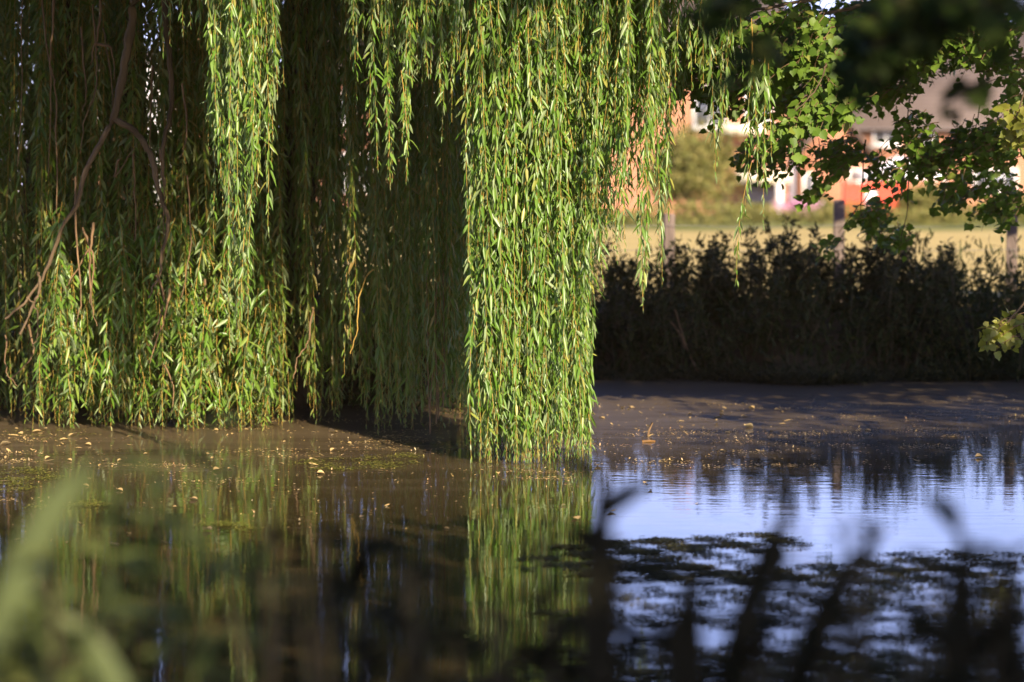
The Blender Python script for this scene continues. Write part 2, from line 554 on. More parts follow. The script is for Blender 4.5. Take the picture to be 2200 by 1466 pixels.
front = thing('weeping_willow', (-1.78, 19.9, .3), 'weeping willow whose bright sunlit shoots hang down to the pond', 'tree')
mb = MB()
base = np.array([-1.78, 19.9, .0])
mb.tube([base + (0, 0, -.2), base + (.02, 0, .3), base + (.0, 0, 1.5), base + (.08, -.05, 3), base + (.2, -.3, 4.6), base + (.5, -.9, 5.6)],
        [.3, .2, .16, .155, .14, .1], 12)
mb.build('trunk', M['bark_dark'], front, True)
for e in [(1.9, 15.9, 4.9), (.3, 15.6, 5.1), (-1.6, 15.6, 5.0), (.6, 18.2, 5.0), (-2.6, 17.0, 5.2), (2.3, 17.4, 4.8)]:
    mb = MB()
    b = base + (.2, -.3, 4.6)
    e = np.array(e)
    t = np.linspace(0, 1, 9)[:, None]
    pts = b * (1 - t) + e * t + np.array([0, 0, 1.0]) * np.sin(t * 3.1) * .8 + rng.normal(0, .05, (9, 3)) * np.sin(t * 3.1)
    mb.tube(pts, np.linspace(.085, .02, 9), 8)
    mb.build('limb', M['bark'], front, True)

# the big sunlit curtain
mb = MB()
clumps_px = [1030, 1046, 1066, 1085, 1108, 1126, 1146, 1170, 1207, 1222, 1240, 1250, 1034, 1096, 1136]
for k in range(215):
    px = np.clip(clumps_px[rng.integers(len(clumps_px))] + rng.normal(0, 9), 1018, 1256)
    y = 15.6 + abs(rng.normal(0, .3))
    if px > 1180: y += .0016 * (px - 1180) * rng.uniform(.2, 1.6)
    x = at(px, 700, y)[0]
    zb = .006 + (0 if rng.random() < .6 else abs(rng.normal(0, .12))) if rng.random() < .58 else rng.uniform(.05, 1.3)
    strand(mb, x, y, 4.4 + rng.uniform(-.3, .6), zb, wig=.04, leaf=rng.uniform(.075, .1), step=rng.uniform(.015, .03))
    if rng.random() < .8:
        z2 = rng.uniform(.5, 3.6)
        strand(mb, x, y, z2, max(.006, z2 - rng.uniform(.3, 1)), off=rng.normal(0, .07, 2), step=.02)
tag(mb.build('foliage', LEAFM, front), 'broad sunlit leaf curtain that reaches down to the water')
mb = MB()
for a in [(1235, 1300, 470, 44, 15.9), (1285, 1345, 380, 44, 15.9), (1330, 1405, 350, 44, 15.8), (1250, 1300, 560, 20, 15.9), (1290, 1335, 560, 8, 15.7),
          (1274, 1284, 625, 2, 15.7), (1352, 1392, 540, 5, 15.7), (1376, 1392, 668, 2, 15.6), (1395, 1425, 420, 5, 15.8), (1412, 1428, 612, 2, 15.8), (1380, 1440, 250, 24, 15.9),
          (1425, 1450, 470, 7, 16.4), (1400, 1450, 150, 10, 16), (1445, 1475, 195, 4, 15.7)]:
    bundle(mb, *a)
tag(mb.build('foliage', LEAFM, front), 'ragged fringe of separate hanging tips right of the broad curtain')
mb = MB()
for a in [(1500, 1550, 265, 5, 15.7), (1508, 1530, 382, 3, 15.6), (1556, 1575, 170, 2, 15.7), (1480, 1500, 120, 3, 15.8), (1440, 1540, 90, 8, 15.9)]:
    bundle(mb, *a, top=4)
bundle(mb, 1608, 1622, 470, 3, 15.6, .1, py_top=60, jag=.3, bare=.25)
bundle(mb, 1626, 1646, 482, 2, 15.6, .1, py_top=100, jag=.2)
tag(mb.build('foliage', LEAFM, front), 'thin separate shoots hanging before the brick houses')
mb = MB()
for a in [(443, 572, 215, 30, 15.6), (452, 575, 330, 16, 15.6), (468, 552, 470, 9, 15.6), (472, 482, 528, 2, 15.5), (548, 562, 492, 2, 15.6),
          (565, 582, 372, 3, 15.6), (505, 545, 640, 6, 15.5), (518, 540, 738, 4, 15.5)]:
    bundle(mb, *a)
tag(mb.build('foliage', LEAFM, front), 'narrow sunlit cascade tapering to one tip before the shaded curtain')
mb = MB()
for a in [(343, 372, 112, 3, 15.6), (380, 402, 55, 3, 15.6), (735, 755, 212, 3, 15.6), (752, 780, 128, 4, 15.6), (795, 880, 130, 12, 15.7), (795, 806, 366, 2, 15.6),
          (815, 828, 388, 2, 15.6), (845, 872, 300, 5, 15.7), (852, 870, 408, 3, 15.5), (880, 916, 180, 6, 15.6), (884, 896, 215, 2, 15.6), (925, 950, 165, 3, 15.6),
          (950, 985, 190, 6, 15.6), (960, 982, 300, 4, 15.6), (985, 1025, 150, 9, 15.7), (1000, 1030, 260, 6, 15.8), (640, 740, 20, 6, 15.9)]:
    bundle(mb, *a)
tag(mb.build('foliage', LEAFM, front), 'row of short sunlit tips high above the shaded hollow')
# canopy of the front edge, above what the photo shows
mb = MB()
for k in range(2000):
    x, y = rng.uniform(-4.4, 2.3), rng.uniform(15.5, 17.1)
    zl = rng.uniform(3.1, 5.2)
    strand(mb, x, y, zl + rng.uniform(.7, 1.3), zl, step=.045, leaf=.15, wr=.22)
mb.build('foliage', LEAFM, front)

# shaded inner curtain of the same willow
mb = MB()
def inner(px0, px1, n, py_b, Y0, Y1, jag=.12, zt=4.6, **kw):
    for k in range(n):
        y = rng.uniform(Y0, Y1)
        px = rng.uniform(px0, px1)
        x, _, zb = at(px, py_b, y)
        zb = max(.006, zb + abs(rng.normal(0, jag)))
        strand(mb, x, y, zt + rng.uniform(-.4, .6), zb, leaf=.1, step=.036, **kw)
inner(640, 735, 26, 910, 17.9, 18.6, .25)
inner(740, 775, 5, 822, 17.3, 17.5, .4)
inner(640, 760, 16, 600, 17.6, 18.6, .5)
inner(785, 905, 46, 935, 17.2, 18.2, .2)
inner(880, 1030, 46, 930, 17.4, 18.8, .35)
inner(700, 1000, 45, 520, 17.2, 18.6, .6)
inner(905, 965, 22, 890, 17.0, 17.2, .3, zt=2.2)
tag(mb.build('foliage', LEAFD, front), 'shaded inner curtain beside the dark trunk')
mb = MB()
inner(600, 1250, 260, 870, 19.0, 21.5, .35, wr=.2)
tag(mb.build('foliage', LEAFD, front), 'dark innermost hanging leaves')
# dead stems caught in the inner curtain (the bright streak)
for k in range(5):
    mb = MB()
    x, y = at(rng.uniform(915, 965), 800, 17.25)[0], rng.uniform(17.05, 17.3)
    z0 = rng.uniform(.02, .3)
    h = rng.uniform(.6, 1.4)
    pts = [(x + rng.normal(0, .006) + .012 * i * k / 4 - .02 * i / 5, y, z0 + h * i / 5) for i in range(6)]
    mb.tube(pts, np.linspace(.006, .003, 6), 5)
    mb.build('dead_stem', M['twig_brown'], front)

# ---- the shaded willow on the left
left = thing('weeping_willow', (-3.75, 19.6, .3), 'shaded weeping willow with bare forked branch and only its lower leaves sunlit', 'tree')
base = np.array([-3.75, 19.6, 0.])
mb = MB()
mb.tube([base + (0, 0, -.2), base + (0, 0, .4), base + (-.05, 0, 1.6), base + (.1, 0, 3), base + (.4, -.3, 4.8), base + (.6, -.8, 5.8)], [.32, .22, .18, .16, .13, .08], 12)
mb.build('trunk', M['bark_dark'], left, True)
mb = MB()
b2 = np.array([-2.95, 19.5, 0])
mb.tube([b2 + (0, 0, -.2), b2 + (.02, 0, .8), b2 + (-.08, 0, 2), b2 + (-.1, -.1, 3.4), b2 + (.2, -.5, 5)], [.2, .14, .11, .1, .07], 10)
tag(mb.build('trunk', M['bark_dark'], left, True), 'thinner second stem')


def pxline(pts, Y):
    return np.array([at(p[0], p[1], (p[2] if len(p) > 2 else Y)) for p in pts])


def smooth_path(p, k=5):
    n = len(p)
    t = np.arange(n)
    tt = np.linspace(0, n - 1, (n - 1) * k + 1)
    out = []
    for q in tt:
        i = min(int(q), n - 2)
        u = q - i
        p0, p1, p2, p3 = p[max(i - 1, 0)], p[i], p[i + 1], p[min(i + 2, n - 1)]
        out.append(.5 * ((2 * p1) + (-p0 + p2) * u + (2 * p0 - 5 * p1 + 4 * p2 - p3) * u * u + (-p0 + 3 * p1 - 3 * p2 + p3) * u ** 3))
    return np.array(out)


def branch(parent, pts, r0, r1, Y=17.3, mat='bark', name='branch', label=None, sides=7):
    mb = MB()
    p = smooth_path(pxline(pts, Y))
    p += rng.normal(0, .004, p.shape)
    kn = 1 + .12 * np.abs(np.convolve(rng.normal(0, 1, len(p) + 2), [.3, .5, .3], 'valid')) + .25 * (rng.random(len(p)) < .08)
    mb.tube(p, np.linspace(r0, r1, len(p)) * kn, sides)
    o = mb.build(name, M[mat], parent, True)
    if label: tag(o, label)
    return o


branch(left, [(300, -260, 18), (292, -120, 17.6), (288, 0), (276, 90), (262, 170), (243, 258)], .031, .024, 17.3, label='thick bare branch that forks')
branch(left, [(243, 256), (215, 310), (182, 372), (165, 440), (140, 480), (98, 585), (60, 640), (12, 684)], .021, .008, 17.3)
branch(left, [(243, 256), (280, 276), (312, 312), (328, 350), (345, 420), (362, 480), (348, 545), (340, 600), (318, 600 + 40)], .024, .007, 17.3)
branch(left, [(82, 585), (86, 620), (75, 650), (45, 718)], .011, .009, 17.3)
branch(left, [(60, 640), (72, 655), (82, 680), (80, 720), (70, 745)], .007, .004, 17.3)
branch(left, [(350, -100, 17.8), (355, 40), (366, 140), (368, 230), (350, 320), (352, 400)], .024, .012, 17.7)
for pts in [[(112, -60), (116, 60), (110, 140), (114, 260), (106, 380)], [(48, -40), (46, 90), (42, 200), (38, 360)], [(90, -30), (98, 100), (114, 160), (118, 240), (112, 460)],
            [(200, 10), (202, 100), (205, 190), (182, 250), (176, 330)], [(215, -30), (218, 50), (200, 110), (198, 140)], [(180, 60), (183, 190), (178, 240)],
            [(205, 95), (240, 105), (244, 170)], [(225, 60), (236, 180), (240, 250)], [(325, 140), (322, 250), (318, 330)], [(340, 320), (352, 420), (350, 520)],
            [(160, 380), (162, 520), (172, 640), (165, 700)], [(200, 480), (196, 560), (192, 640), (215, 700)], [(180, 490), (200, 560), (190, 650)], [(260, 340), (250, 380), (300, 300)],
            [(285, 330), (288, 440), (296, 520)], [(400, 380), (404, 520), (396, 640)], [(395, 180), (402, 280), (390, 340)], [(200, 530), (160, 590), (130, 640)],
            [(330, 590), (352, 640), (330, 720), (322, 745)], [(360, 620), (350, 680), (320, 780)], [(440, 600), (452, 690), (446, 780)], [(345, 780), (370, 830), (362, 890)],
            [(60, 700), (70, 760), (20, 820)], [(10, 720), (18, 790), (36, 830)]]:
    pts = [(p[0] + rng.normal(0, 3), p[1]) for p in pts]
    branch(left, pts, rng.uniform(.005, .011), rng.uniform(.002, .004), rng.uniform(17.3, 17.9), 'twig_brown', 'twig', sides=5)
branch(front, [(672, 660), (664, 720), (660, 740), (640, 770), (630, 812)], .007, .004, 17.6, 'twig_brown', 'twig')
branch(front, [(806, 580), (790, 590), (772, 640), (765, 720), (752, 760)], .006, .003, 17.3, 'twig', 'twig')

mb = MB()
def curtain(px0, px1, n, Y0, Y1, zt, low=.7, clump=None, py_b=None, **kw):
    for k in range(n):
        y = rng.uniform(Y0, Y1)
        px = rng.uniform(px0, px1)
        if clump:
            c = clump[rng.integers(len(clump))]
            px = c + rng.normal(0, 16)
        x = at(px, 700, y)[0]
        zb = .006 + abs(rng.normal(0, .03)) if rng.random() < low else rng.uniform(.1, 1.9)
        if py_b: zb = max(.006, at(px, py_b, y)[2] + abs(rng.normal(0, .25)))
        strand(mb, x, y, zt + rng.uniform(-.5, .5), zb, leaf=.105, step=.034, spread=(.35, .95), **kw)
curtain(60, 600, 150, 17.9, 18.5, 4.4, .75, [75, 110, 150, 185, 215, 260, 290, 330, 370, 400, 450, 490, 520, 560, 585])
curtain(-120, 600, 100, 18.2, 19.2, 4.4, .6)
curtain(-140, 20, 30, 18.0, 18.6, 4.4, .5)
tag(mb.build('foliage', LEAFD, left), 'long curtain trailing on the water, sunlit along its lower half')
# bushy lower sprays
mb = MB()
for k in range(230):
    px = rng.uniform(110, 590)
    y = rng.uniform(17.6, 18.2)
    z = rng.uniform(.3, 1.7)
    x = at(px, 700, y)[0]
    strand(mb, x, y, z, max(.006, z - rng.uniform(.3, .9)), leaf=.115, step=.026, spread=(.4, 1.05), off=rng.normal(0, .07, 2))
tag(mb.build('foliage', LEAFM, left), 'bushy bright sprays near the water')
mb = MB()
for k in range(420):
    px, y = rng.uniform(-350, 660), rng.uniform(19.2, 22)
    if 305 < px < 372 and rng.random() < .85: continue
    x = at(px, 700, y)[0]
    strand(mb, x, y, 5 + rng.uniform(-.5, .5), ground_z(np.array(x), np.array(y)) * 1. + .05 + abs(rng.normal(0, .3)) if rng.random() < .7 else rng.uniform(.6, 2.4),
           leaf=.14, step=.045, wr=.2)
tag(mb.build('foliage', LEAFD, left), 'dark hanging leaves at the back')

def shades_ok(c, m=.75):
    """a leaf clump may stand at c only where its shadow misses the sunlit willow, the lit water and the field"""
    k = c[2] / SUN[2]
    hx, hy = c[0] - SUN[0] * k, c[1] - SUN[1] * k
    if hy > 25.9 - m * .5: return False
    if hx < -4.7 and hy > 18.4: return True
    if hy > 20.6 + (.3 if hx < -.8 else m): return True
    if hy > 12.9 - m: return hx > 1.25 + m
    if hy > 8.4: return True
    return hx > -.85


# ------------------------------------------------------------------ lime tree on the right bank
lime = thing('lime_tree', (8.2, 18.5, .0), 'broad leafed lime tree reaching over the pond from the right, mostly in shade', 'tree')
base = np.array([8.2, 23.8, .3])
mb = MB()
mb.tube([base + (0, 0, -.3), base + (0, 0, .6), base + (-.1, 0, 2), base + (-.3, -.3, 4), base + (-.4, -.6, 7)], [.5, .36, .3, .26, .12], 14)
mb.build('trunk', M['bark'], lime, True)
for e in [(2.3, 16.4, 3.3), (3.2, 17.8, 3.2), (4.4, 15.2, 4.6), (5.5, 18, 5.4), (3.4, 19.5, 3.6)]:
    mb = MB()
    b = base + (-.2, -.2, 3)
    e = np.array(e)
    t = np.linspace(0, 1, 10)[:, None]
    pts = b * (1 - t) + e * t + np.array([0, 0, 1.]) * np.sin(t * 3.14) * .9 + rng.normal(0, .06, (10, 3)) * np.sin(t * 3.14)
    mb.tube(pts, np.linspace(.11, .012, 10), 8)
    mb.build('limb', M['bark'], lime, True)


def lime_spray(mb, p, d, length, lsize, face, step=.032, mat_leaf=0, mat_twig=1):
    n = 7
    t = np.linspace(0, 1, n)[:, None]
    d = unit(d)
    pts = p + d * t * length + np.array([0, 0, -1.]) * (t ** 2) * length * .35 + rng.normal(0, .006, (n, 3))
    mb.tube(pts, np.linspace(.004, .0015, n), 3, mat_twig)
    m = max(3, int(length / step))
    u = (np.arange(m) + rng.uniform(.2, .8, m)) / m
    P = np.stack([np.interp(u, t[:, 0], pts[:, k]) for k in range(3)], -1)
    side = unit(np.cross(d, face)) * np.where(np.arange(m) % 2, 1, -1)[:, None]
    N = unit(face + rng.normal(0, .38, (m, 3)))
    D = unit(side * .75 + d * .6 + np.array([0, 0, -.55]) + rng.normal(0, .25, (m, 3)))
    D = unit(D - N * (D * N).sum(-1, keepdims=True))
    leaves_heart(mb, P + D * .015, D, N, lsize * rng.uniform(.6, 1.2, m), mat=mat_leaf)


def lime_blob(mb, cx, cy, rx, ry, Y, n, lsize=.075, dY=.35, face=None, dirx=-.7, lo=.12, hi=.28):
    lsize = lsize * .78
    for k in range(int(n * 1.5)):
        a, q = rng.uniform(0, 6.28), math.sqrt(rng.random())
        p = at(cx + rx * q * math.cos(a), cy + ry * q * math.sin(a), Y + rng.uniform(-dY, dY))
        ln = rng.uniform(lo, hi)
        d = np.array([dirx + rng.normal(0, .5), rng.normal(-.2, .4), rng.normal(-.3, .3)])
        f = unit((face if face is not None else np.array([0, -.5, .8])) + rng.normal(0, .25, 3))
        lime_spray(mb, p - unit(d) * ln * .5, d, ln, lsize, f)


LM = [M['lime'], M['twig_brown']]
facing = unit(SUN * .8 + np.array([0, -.5, .2]))
mb = MB()
lime_blob(mb, 1690, 70, 100, 48, 16.0, 46, .088, .25, facing)
lime_blob(mb, 1735, 125, 75, 42, 16.0, 34, .088, .2, facing)
lime_blob(mb, 1545, 70, 60, 60, 16.2, 22, .095, .2, facing)
tag(mb.build('foliage', LM, lime), 'sunlit spray of leaves high beside the willow tips')
mb = MB()
for k in range(34):
    u = rng.random()
    lime_blob(mb, 1830 - 170 * u + rng.normal(0, 10), 200 + 85 * u + rng.normal(0, 16), 14, 10, 15.7, 1, .092, .12, facing, -.8, .14, .28)
lime_blob(mb, 1800, 225, 40, 30, 15.8, 11, .11, .1, facing)
tag(mb.build('foliage', LM, lime), 'lowest sunlit spray of rounded leaves before the brick house')
branch(lime, [(1775, 140), (1760, 180), (1725, 225), (1690, 255)], .006, .003, 15.65, 'bark', 'twig')
branch(lime, [(1580, 25), (1640, 18), (1682, 12), (1760, -5)], .008, .012, 16.1, 'bark', 'twig')
branch(lime, [(1690, 70), (1770, 30), (1830, 18), (1900, 0)], .006, .016, 16.4, 'bark', 'twig')
mb = MB()
dark = unit(np.array([-.1, -.55, .75]))
for b in [(1470, 120, 45, 60, 17.8, 50), (2050, 60, 120, 60, 16.8, 90), (1880, 90, 90, 60, 17, 70), (1600, 190, 85, 50, 17.5, 60), (1530, 130, 70, 75, 17.8, 50), (1700, 180, 80, 60, 18.4, 60), (1640, 325, 51, 30, 18.3, 22), (1700, 330, 23, 31, 18.3, 7), (1800, 325, 46, 34, 18.2, 28), (1880, 340, 16, 31, 18.2, 5),
          (1755, 400, 12, 17, 18.2, 5), (1905, 165, 75, 46, 17.6, 60), (1830, 150, 90, 60, 17.6, 60), (1960, 270, 31, 39, 17.8, 13),
          (1905, 365, 20, 9, 18, 5), (1960, 350, 31, 20, 18, 10), (1940, 395, 14, 22, 18.4, 5),
          (2010, 330, 39, 39, 18, 28), (2080, 320, 47, 47, 18, 33), (2150, 300, 39, 70, 18, 33), (2180, 200, 35, 60, 17.5, 12), (2060, 400, 47, 39, 18.5, 22), (2150, 430, 47, 47, 18.5, 33),
          (1872, 465, 35, 22, 19.4, 14), (1778, 520, 17, 16, 19.4, 5), (1930, 505, 27, 19, 19.4, 11), (1880, 440, 11, 17, 19.2, 4),
          (1700, 30, 220, 40, 18.5, 50), (1980, 70, 210, 80, 18.4, 190), (1780, 100, 130, 50, 18.6, 50), (2150, 90, 60, 80, 18, 30), (1640, 140, 60, 30, 18, 14)]:
    lime_blob(mb, *b, face=dark, lsize=.082)
tag(mb.build('foliage', LM, lime), 'shaded hanging leaf clusters seen against the houses')
for pts in [[(1740, 240), (1750, 330), (1756, 420)], [(1860, 300), (1852, 400), (1850, 470)], [(1960, 330), (1900, 372), (1855, 430), (1800, 500)], [(1950, 300), (1952, 420), (1935, 520)],
            [(1735, 285), (1725, 300), (1700, 310)], [(1980, 90), (1950, 250), (1940, 420)], [(2120, 100), (2100, 260), (2060, 380)]]:
    branch(lime, pts, .006, .002, 18.3, 'bark_dark', 'twig', sides=5)
mb = MB()
lime_blob(mb, 2160, 705, 42, 32, 15.6, 13, .075, .1, facing, -.9, .15, .3)
lime_blob(mb, 2185, 270, 16, 50, 15.4, 9, .085, .1, facing, -.3, .15, .25)
tag(mb.build('foliage', [M['lime_yellow'], M['twig_brown']], lime), 'yellowing sprays at the end of low twigs')
branch(lime, [(2120, 728), (2160, 700), (2210, 640), (2300, 560), (2420, 420)], .003, .012, 15.6, 'bark', 'twig')
branch(lime, [(2180, 300), (2190, 230), (2230, 140), (2300, 40)], .003, .01, 15.4, 'bark', 'twig')
# the main crown over and beyond the frame
mb = MB()
kept = 0
while kept < 420:
    c = np.array([rng.uniform(2.4, 11.5), rng.uniform(12.6, 23), rng.uniform(3.5, 8.2)])
    if not shades_ok(c, .6) or (c[0] < .215 * c[1] + .3 and c[2] < 1.8 + c[1] * .077 + .75): continue
    kept += 1
    n = 55
    P = c + rng.normal(0, 1, (n, 3)) * (.42, .42, .22)
    D = unit(rng.normal(0, 1, (n, 3)) + (0, 0, -.8))
    leaves_heart(mb, P, D, unit(rng.normal(0, .5, (n, 3)) + (0, -.2, .9)), .15 * rng.uniform(.7, 1.2, n))
mb.build('crown', [M['lime']], lime)

# ------------------------------------------------------------------ tree beside the viewer
near = thing('overhanging_tree', (6.0, -.5, .4), 'tree beside the viewer whose nearest dark leafy branch hangs out of focus at the top', 'tree')
base = np.array([6.0, -.5, .3])
mb = MB()
mb.tube([base + (0, 0, -.2), base + (0, 0, .5), base + (-.1, .1, 2), base + (-.3, .3, 4), base + (-.4, .8, 6.6)], [.36, .26, .21, .17, .08], 12)
mb.build('trunk', M['bark'], near, True)
for e in [(1.2, 5.9, 2.6), (3.8, 4.5, 4.4), (3.0, -2.4, 4.2), (6.5, 5, 5)]:
    mb = MB()
    b = base + (-.2, .2, 3)
    t = np.linspace(0, 1, 10)[:, None]
    pts = b * (1 - t) + np.array(e) * t + np.array([0, 0, 1.]) * np.sin(t * 3.14) * .7 + rng.normal(0, .04, (10, 3)) * np.sin(t * 3.14)
    mb.tube(pts, np.linspace(.08, .01, 10), 8)
    mb.build('limb', M['bark'], near, True)
mb = MB()
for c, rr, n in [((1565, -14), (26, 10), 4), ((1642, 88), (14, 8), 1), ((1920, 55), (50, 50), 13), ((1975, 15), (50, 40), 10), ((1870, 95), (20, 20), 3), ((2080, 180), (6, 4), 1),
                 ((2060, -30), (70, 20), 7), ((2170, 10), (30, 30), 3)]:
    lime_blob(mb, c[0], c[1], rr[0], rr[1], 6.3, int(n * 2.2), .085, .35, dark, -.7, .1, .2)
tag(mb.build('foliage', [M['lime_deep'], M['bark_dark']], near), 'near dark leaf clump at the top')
mb = MB()
for k in range(640):
    while True:
        c = np.array([rng.uniform(-4.5, 10), rng.uniform(-6, 8), rng.uniform(2.9, 8.5)])
        # clear of the view and of the light that reaches the willow and the left of the pond
        if c[1] > .5 and c[0] < .25 * c[1] + 1.2 and c[2] < 2.9 + .12 * c[1] + .8: continue
        if c[1] <= .5 and c[0] < 1.2 and c[2] < 3.6: continue
        if c[0] < 1.2 and c[2] < 2.8 + .12 * max(0, c[1]) + .8: continue
        if k >= 520:                   # unseen clumps added to shade the near bank
            zz = rng.uniform(3.8, 7)
            c = np.array([rng.uniform(-.8, 1.9), rng.uniform(4.6, 7.3), 0]) + SUN * (zz / SUN[2])
        elif k > 380:                    # unseen high clumps added to keep the sun off the upper left willow
            hx, hy = rng.uniform(-7, -.8), 20.9 + 4.4 * rng.beta(.8, 1.2)
            if k % 5 == 0: hx, hy = rng.uniform(-6.4, -4.75), rng.uniform(18.6, 21)
            zz = rng.uniform(7.2, 10)
            c = np.array([hx, hy, 0]) + SUN * (zz / SUN[2])
        if shades_ok(c, .6): break
    n = 55
    P = c + rng.normal(0, 1, (n, 3)) * (.42, .42, .28)
    D = unit(rng.normal(0, 1, (n, 3)) + (0, 0, -.8))
    leaves_heart(mb, P, D, unit(rng.normal(0, .5, (n, 3)) + (0, -.2, .9)), .15 * rng.uniform(.7, 1.2, n))
mb.build('crown', [M['lime']], near)  # unseen crown, clumps placed for the shade they cast


def add_block_tree(x, y, h, r, label):  # unseen tree added to block light from the sky
    t = thing('pondside_tree', (x, y, .5), label, 'tree', None)
    mb = MB()
    mb.tube([(x, y, .2), (x, y, 1), (x + .2, y, h * .4), (x, y + .2, h * .85)], [.45, .34, .26, .06], 12)
    mb.build('trunk', M['bark'], t, True)
    mb = MB()
    for k in range(150):
        d = rdir(1)[0]
        c = np.array([x, y, h * .58]) + d * (r, r, h * .42) * rng.uniform(.5, 1)
        n = 40
        leaves_heart(mb, c + rng.normal(0, .55, (n, 3)) * (1, 1, .6), rdir(n) + (0, 0, -.6), rdir(n) + (0, 0, .8), .3 * rng.uniform(.6, 1.2, n))
    mb.build('crown', M['lime'], t)


add_block_tree(-9.5, 11, 11, 3.6, 'tall broad tree standing on the left bank of the pond')
add_block_tree(-6.5, -4, 12, 4.2, 'tall broad tree standing behind the near bank on the left')
add_block_tree(-.5, -11, 12, 4.2, 'tall broad tree standing furthest behind the near bank')


# ------------------------------------------------------------------ far bank plants
def weed_shrub(name, x, y, h, label, group, mats, nst=9, w=.28, leaf=.05, dens=26, lean=.1):
    z = float(ground_z(np.array(x), np.array(y)))
    t = thing(name, (x, y, z), label, 'shrub', group)
    ms, ml = MB(), MB()
    for k in range(nst):
        hh = h * rng.uniform(.55, 1.0)
        bx, by = rng.normal(0, w * .45, 2)
        ex, ey = rng.normal(0, w * .7, 2) + (bx, by)
        n = 8
        s = np.linspace(0, 1, n)
        pts = np.stack([x + bx + (ex - bx) * s ** 1.5 + .03 * np.sin(s * 5 + k), y + by + (ey - by) * s ** 1.5, z - .05 + hh * s], -1)
        ms.tube(pts, np.linspace(.008, .002, n), 4)
        nb = int(hh * dens)
        for q in range(nb):
            u = rng.uniform(.12, 1)
            p = np.array([np.interp(u, s, pts[:, i]) for i in range(3)])
            ln = rng.uniform(.05, .2) * (1.25 - u)
            d = unit(np.array([rng.normal(), rng.normal(), rng.uniform(.2, 1.4)]))
            m = 5
            P = p + d * np.linspace(.15, 1, m)[:, None] * ln + rng.normal(0, .012, (m, 3))
            D = unit(d + rng.normal(0, .6, (m, 3)))
            leaves_oval(ml, P, D, rdir(m) + (0, -.2, .6), leaf * rng.uniform(.5, 1.2, m), leaf * .42)
    ms.build('stem', M['stem'], t)
    ml.build('foliage', mats, t)
    return t


tops = [(1290, 575), (1345, 560), (1400, 540), (1470, 520), (1525, 505), (1570, 500), (1640, 480), (1690, 455), (1735, 495), (1780, 520), (1850, 510), (1905, 455), (1960, 515), (2020, 500)]
for i, (px, py) in enumerate(tops):
    Y = 23.6 + rng.uniform(-.5, .5)
    p = at(px, py, Y)
    g0 = float(ground_z(np.array(p[0]), np.array(Y)))
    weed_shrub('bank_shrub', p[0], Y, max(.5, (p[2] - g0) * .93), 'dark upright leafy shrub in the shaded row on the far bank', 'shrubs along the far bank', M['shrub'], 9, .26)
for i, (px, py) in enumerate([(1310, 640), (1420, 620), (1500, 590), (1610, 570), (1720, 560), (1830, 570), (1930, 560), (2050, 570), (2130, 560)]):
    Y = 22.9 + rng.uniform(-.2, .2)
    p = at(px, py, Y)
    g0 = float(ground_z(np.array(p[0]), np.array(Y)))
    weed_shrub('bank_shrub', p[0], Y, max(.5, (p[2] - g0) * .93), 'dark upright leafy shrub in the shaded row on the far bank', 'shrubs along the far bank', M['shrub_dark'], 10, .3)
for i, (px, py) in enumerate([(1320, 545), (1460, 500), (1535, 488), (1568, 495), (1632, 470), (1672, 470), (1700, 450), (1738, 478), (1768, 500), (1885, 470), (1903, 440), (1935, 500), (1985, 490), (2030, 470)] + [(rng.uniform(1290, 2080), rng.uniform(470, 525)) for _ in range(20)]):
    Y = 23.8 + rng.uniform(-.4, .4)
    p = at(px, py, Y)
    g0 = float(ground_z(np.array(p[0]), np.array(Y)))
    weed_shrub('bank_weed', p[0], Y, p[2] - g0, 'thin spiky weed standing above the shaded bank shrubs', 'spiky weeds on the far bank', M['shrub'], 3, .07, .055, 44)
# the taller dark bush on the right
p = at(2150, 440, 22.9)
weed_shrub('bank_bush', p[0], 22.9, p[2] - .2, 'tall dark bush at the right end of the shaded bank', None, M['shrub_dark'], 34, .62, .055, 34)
# tangle of low growth along the water's edge
mb = MB()
n = 26000
x = rng.uniform(-7, 7.5, n)
y = shore_far(x) + rng.uniform(.02, 2.4, n) ** 1.1
z = ground_z(x, y)
P = np.stack([x, y, z + rng.uniform(0, .75, n) * rng.random(n)], -1)
leaves_oval(mb, P, unit(rng.normal(0, .5, (n, 3)) + (0, -.2, .7)), rdir(n) + (0, -.3, .3), rng.uniform(.05, .16, n), .022)
tag(mb.build('undergrowth', M['shrub_dark']), kind='stuff')
mb = MB()
n = 5200
x = np.concatenate([c + rng.normal(0, .16, n // 52) for c in rng.uniform(.3, 6.5, 52)])
y = shore_far(x) + rng.uniform(-.12, .25, n)
a = rng.uniform(0, 6.28, n)
D = np.stack([np.cos(a) * .6, -np.abs(np.sin(a)) * .7, rng.uniform(.3, 1.3, n)], -1)
leaves_long(mb, np.stack([x, y, np.maximum(ground_z(x, y), -.02)], -1), D, np.stack([np.zeros(n), -np.ones(n) * .5, np.ones(n)], -1), rng.uniform(.12, .42, n), .012, rng.uniform(.2, .7, n))
tag(mb.build('margin_grass', M['shrub']), kind='stuff')
mb = MB()
for k in range(48):
    x0 = rng.uniform(.2, 6.5); y0 = float(shore_far(np.array(x0))) + rng.uniform(.0, .7)
    z0 = float(ground_z(np.array(x0), np.array(y0)))
    h = rng.uniform(.3, 1.1); lx, ly = rng.normal(0, .18, 2)
    mb.tube([(x0, y0, z0 - .05), (x0 + lx * .3, y0 + ly * .3, z0 + h * .5), (x0 + lx, y0 + ly, z0 + h)], [.005, .004, .002], 4)
tag(mb.build('dead_stalks', M['stem']), kind='stuff')
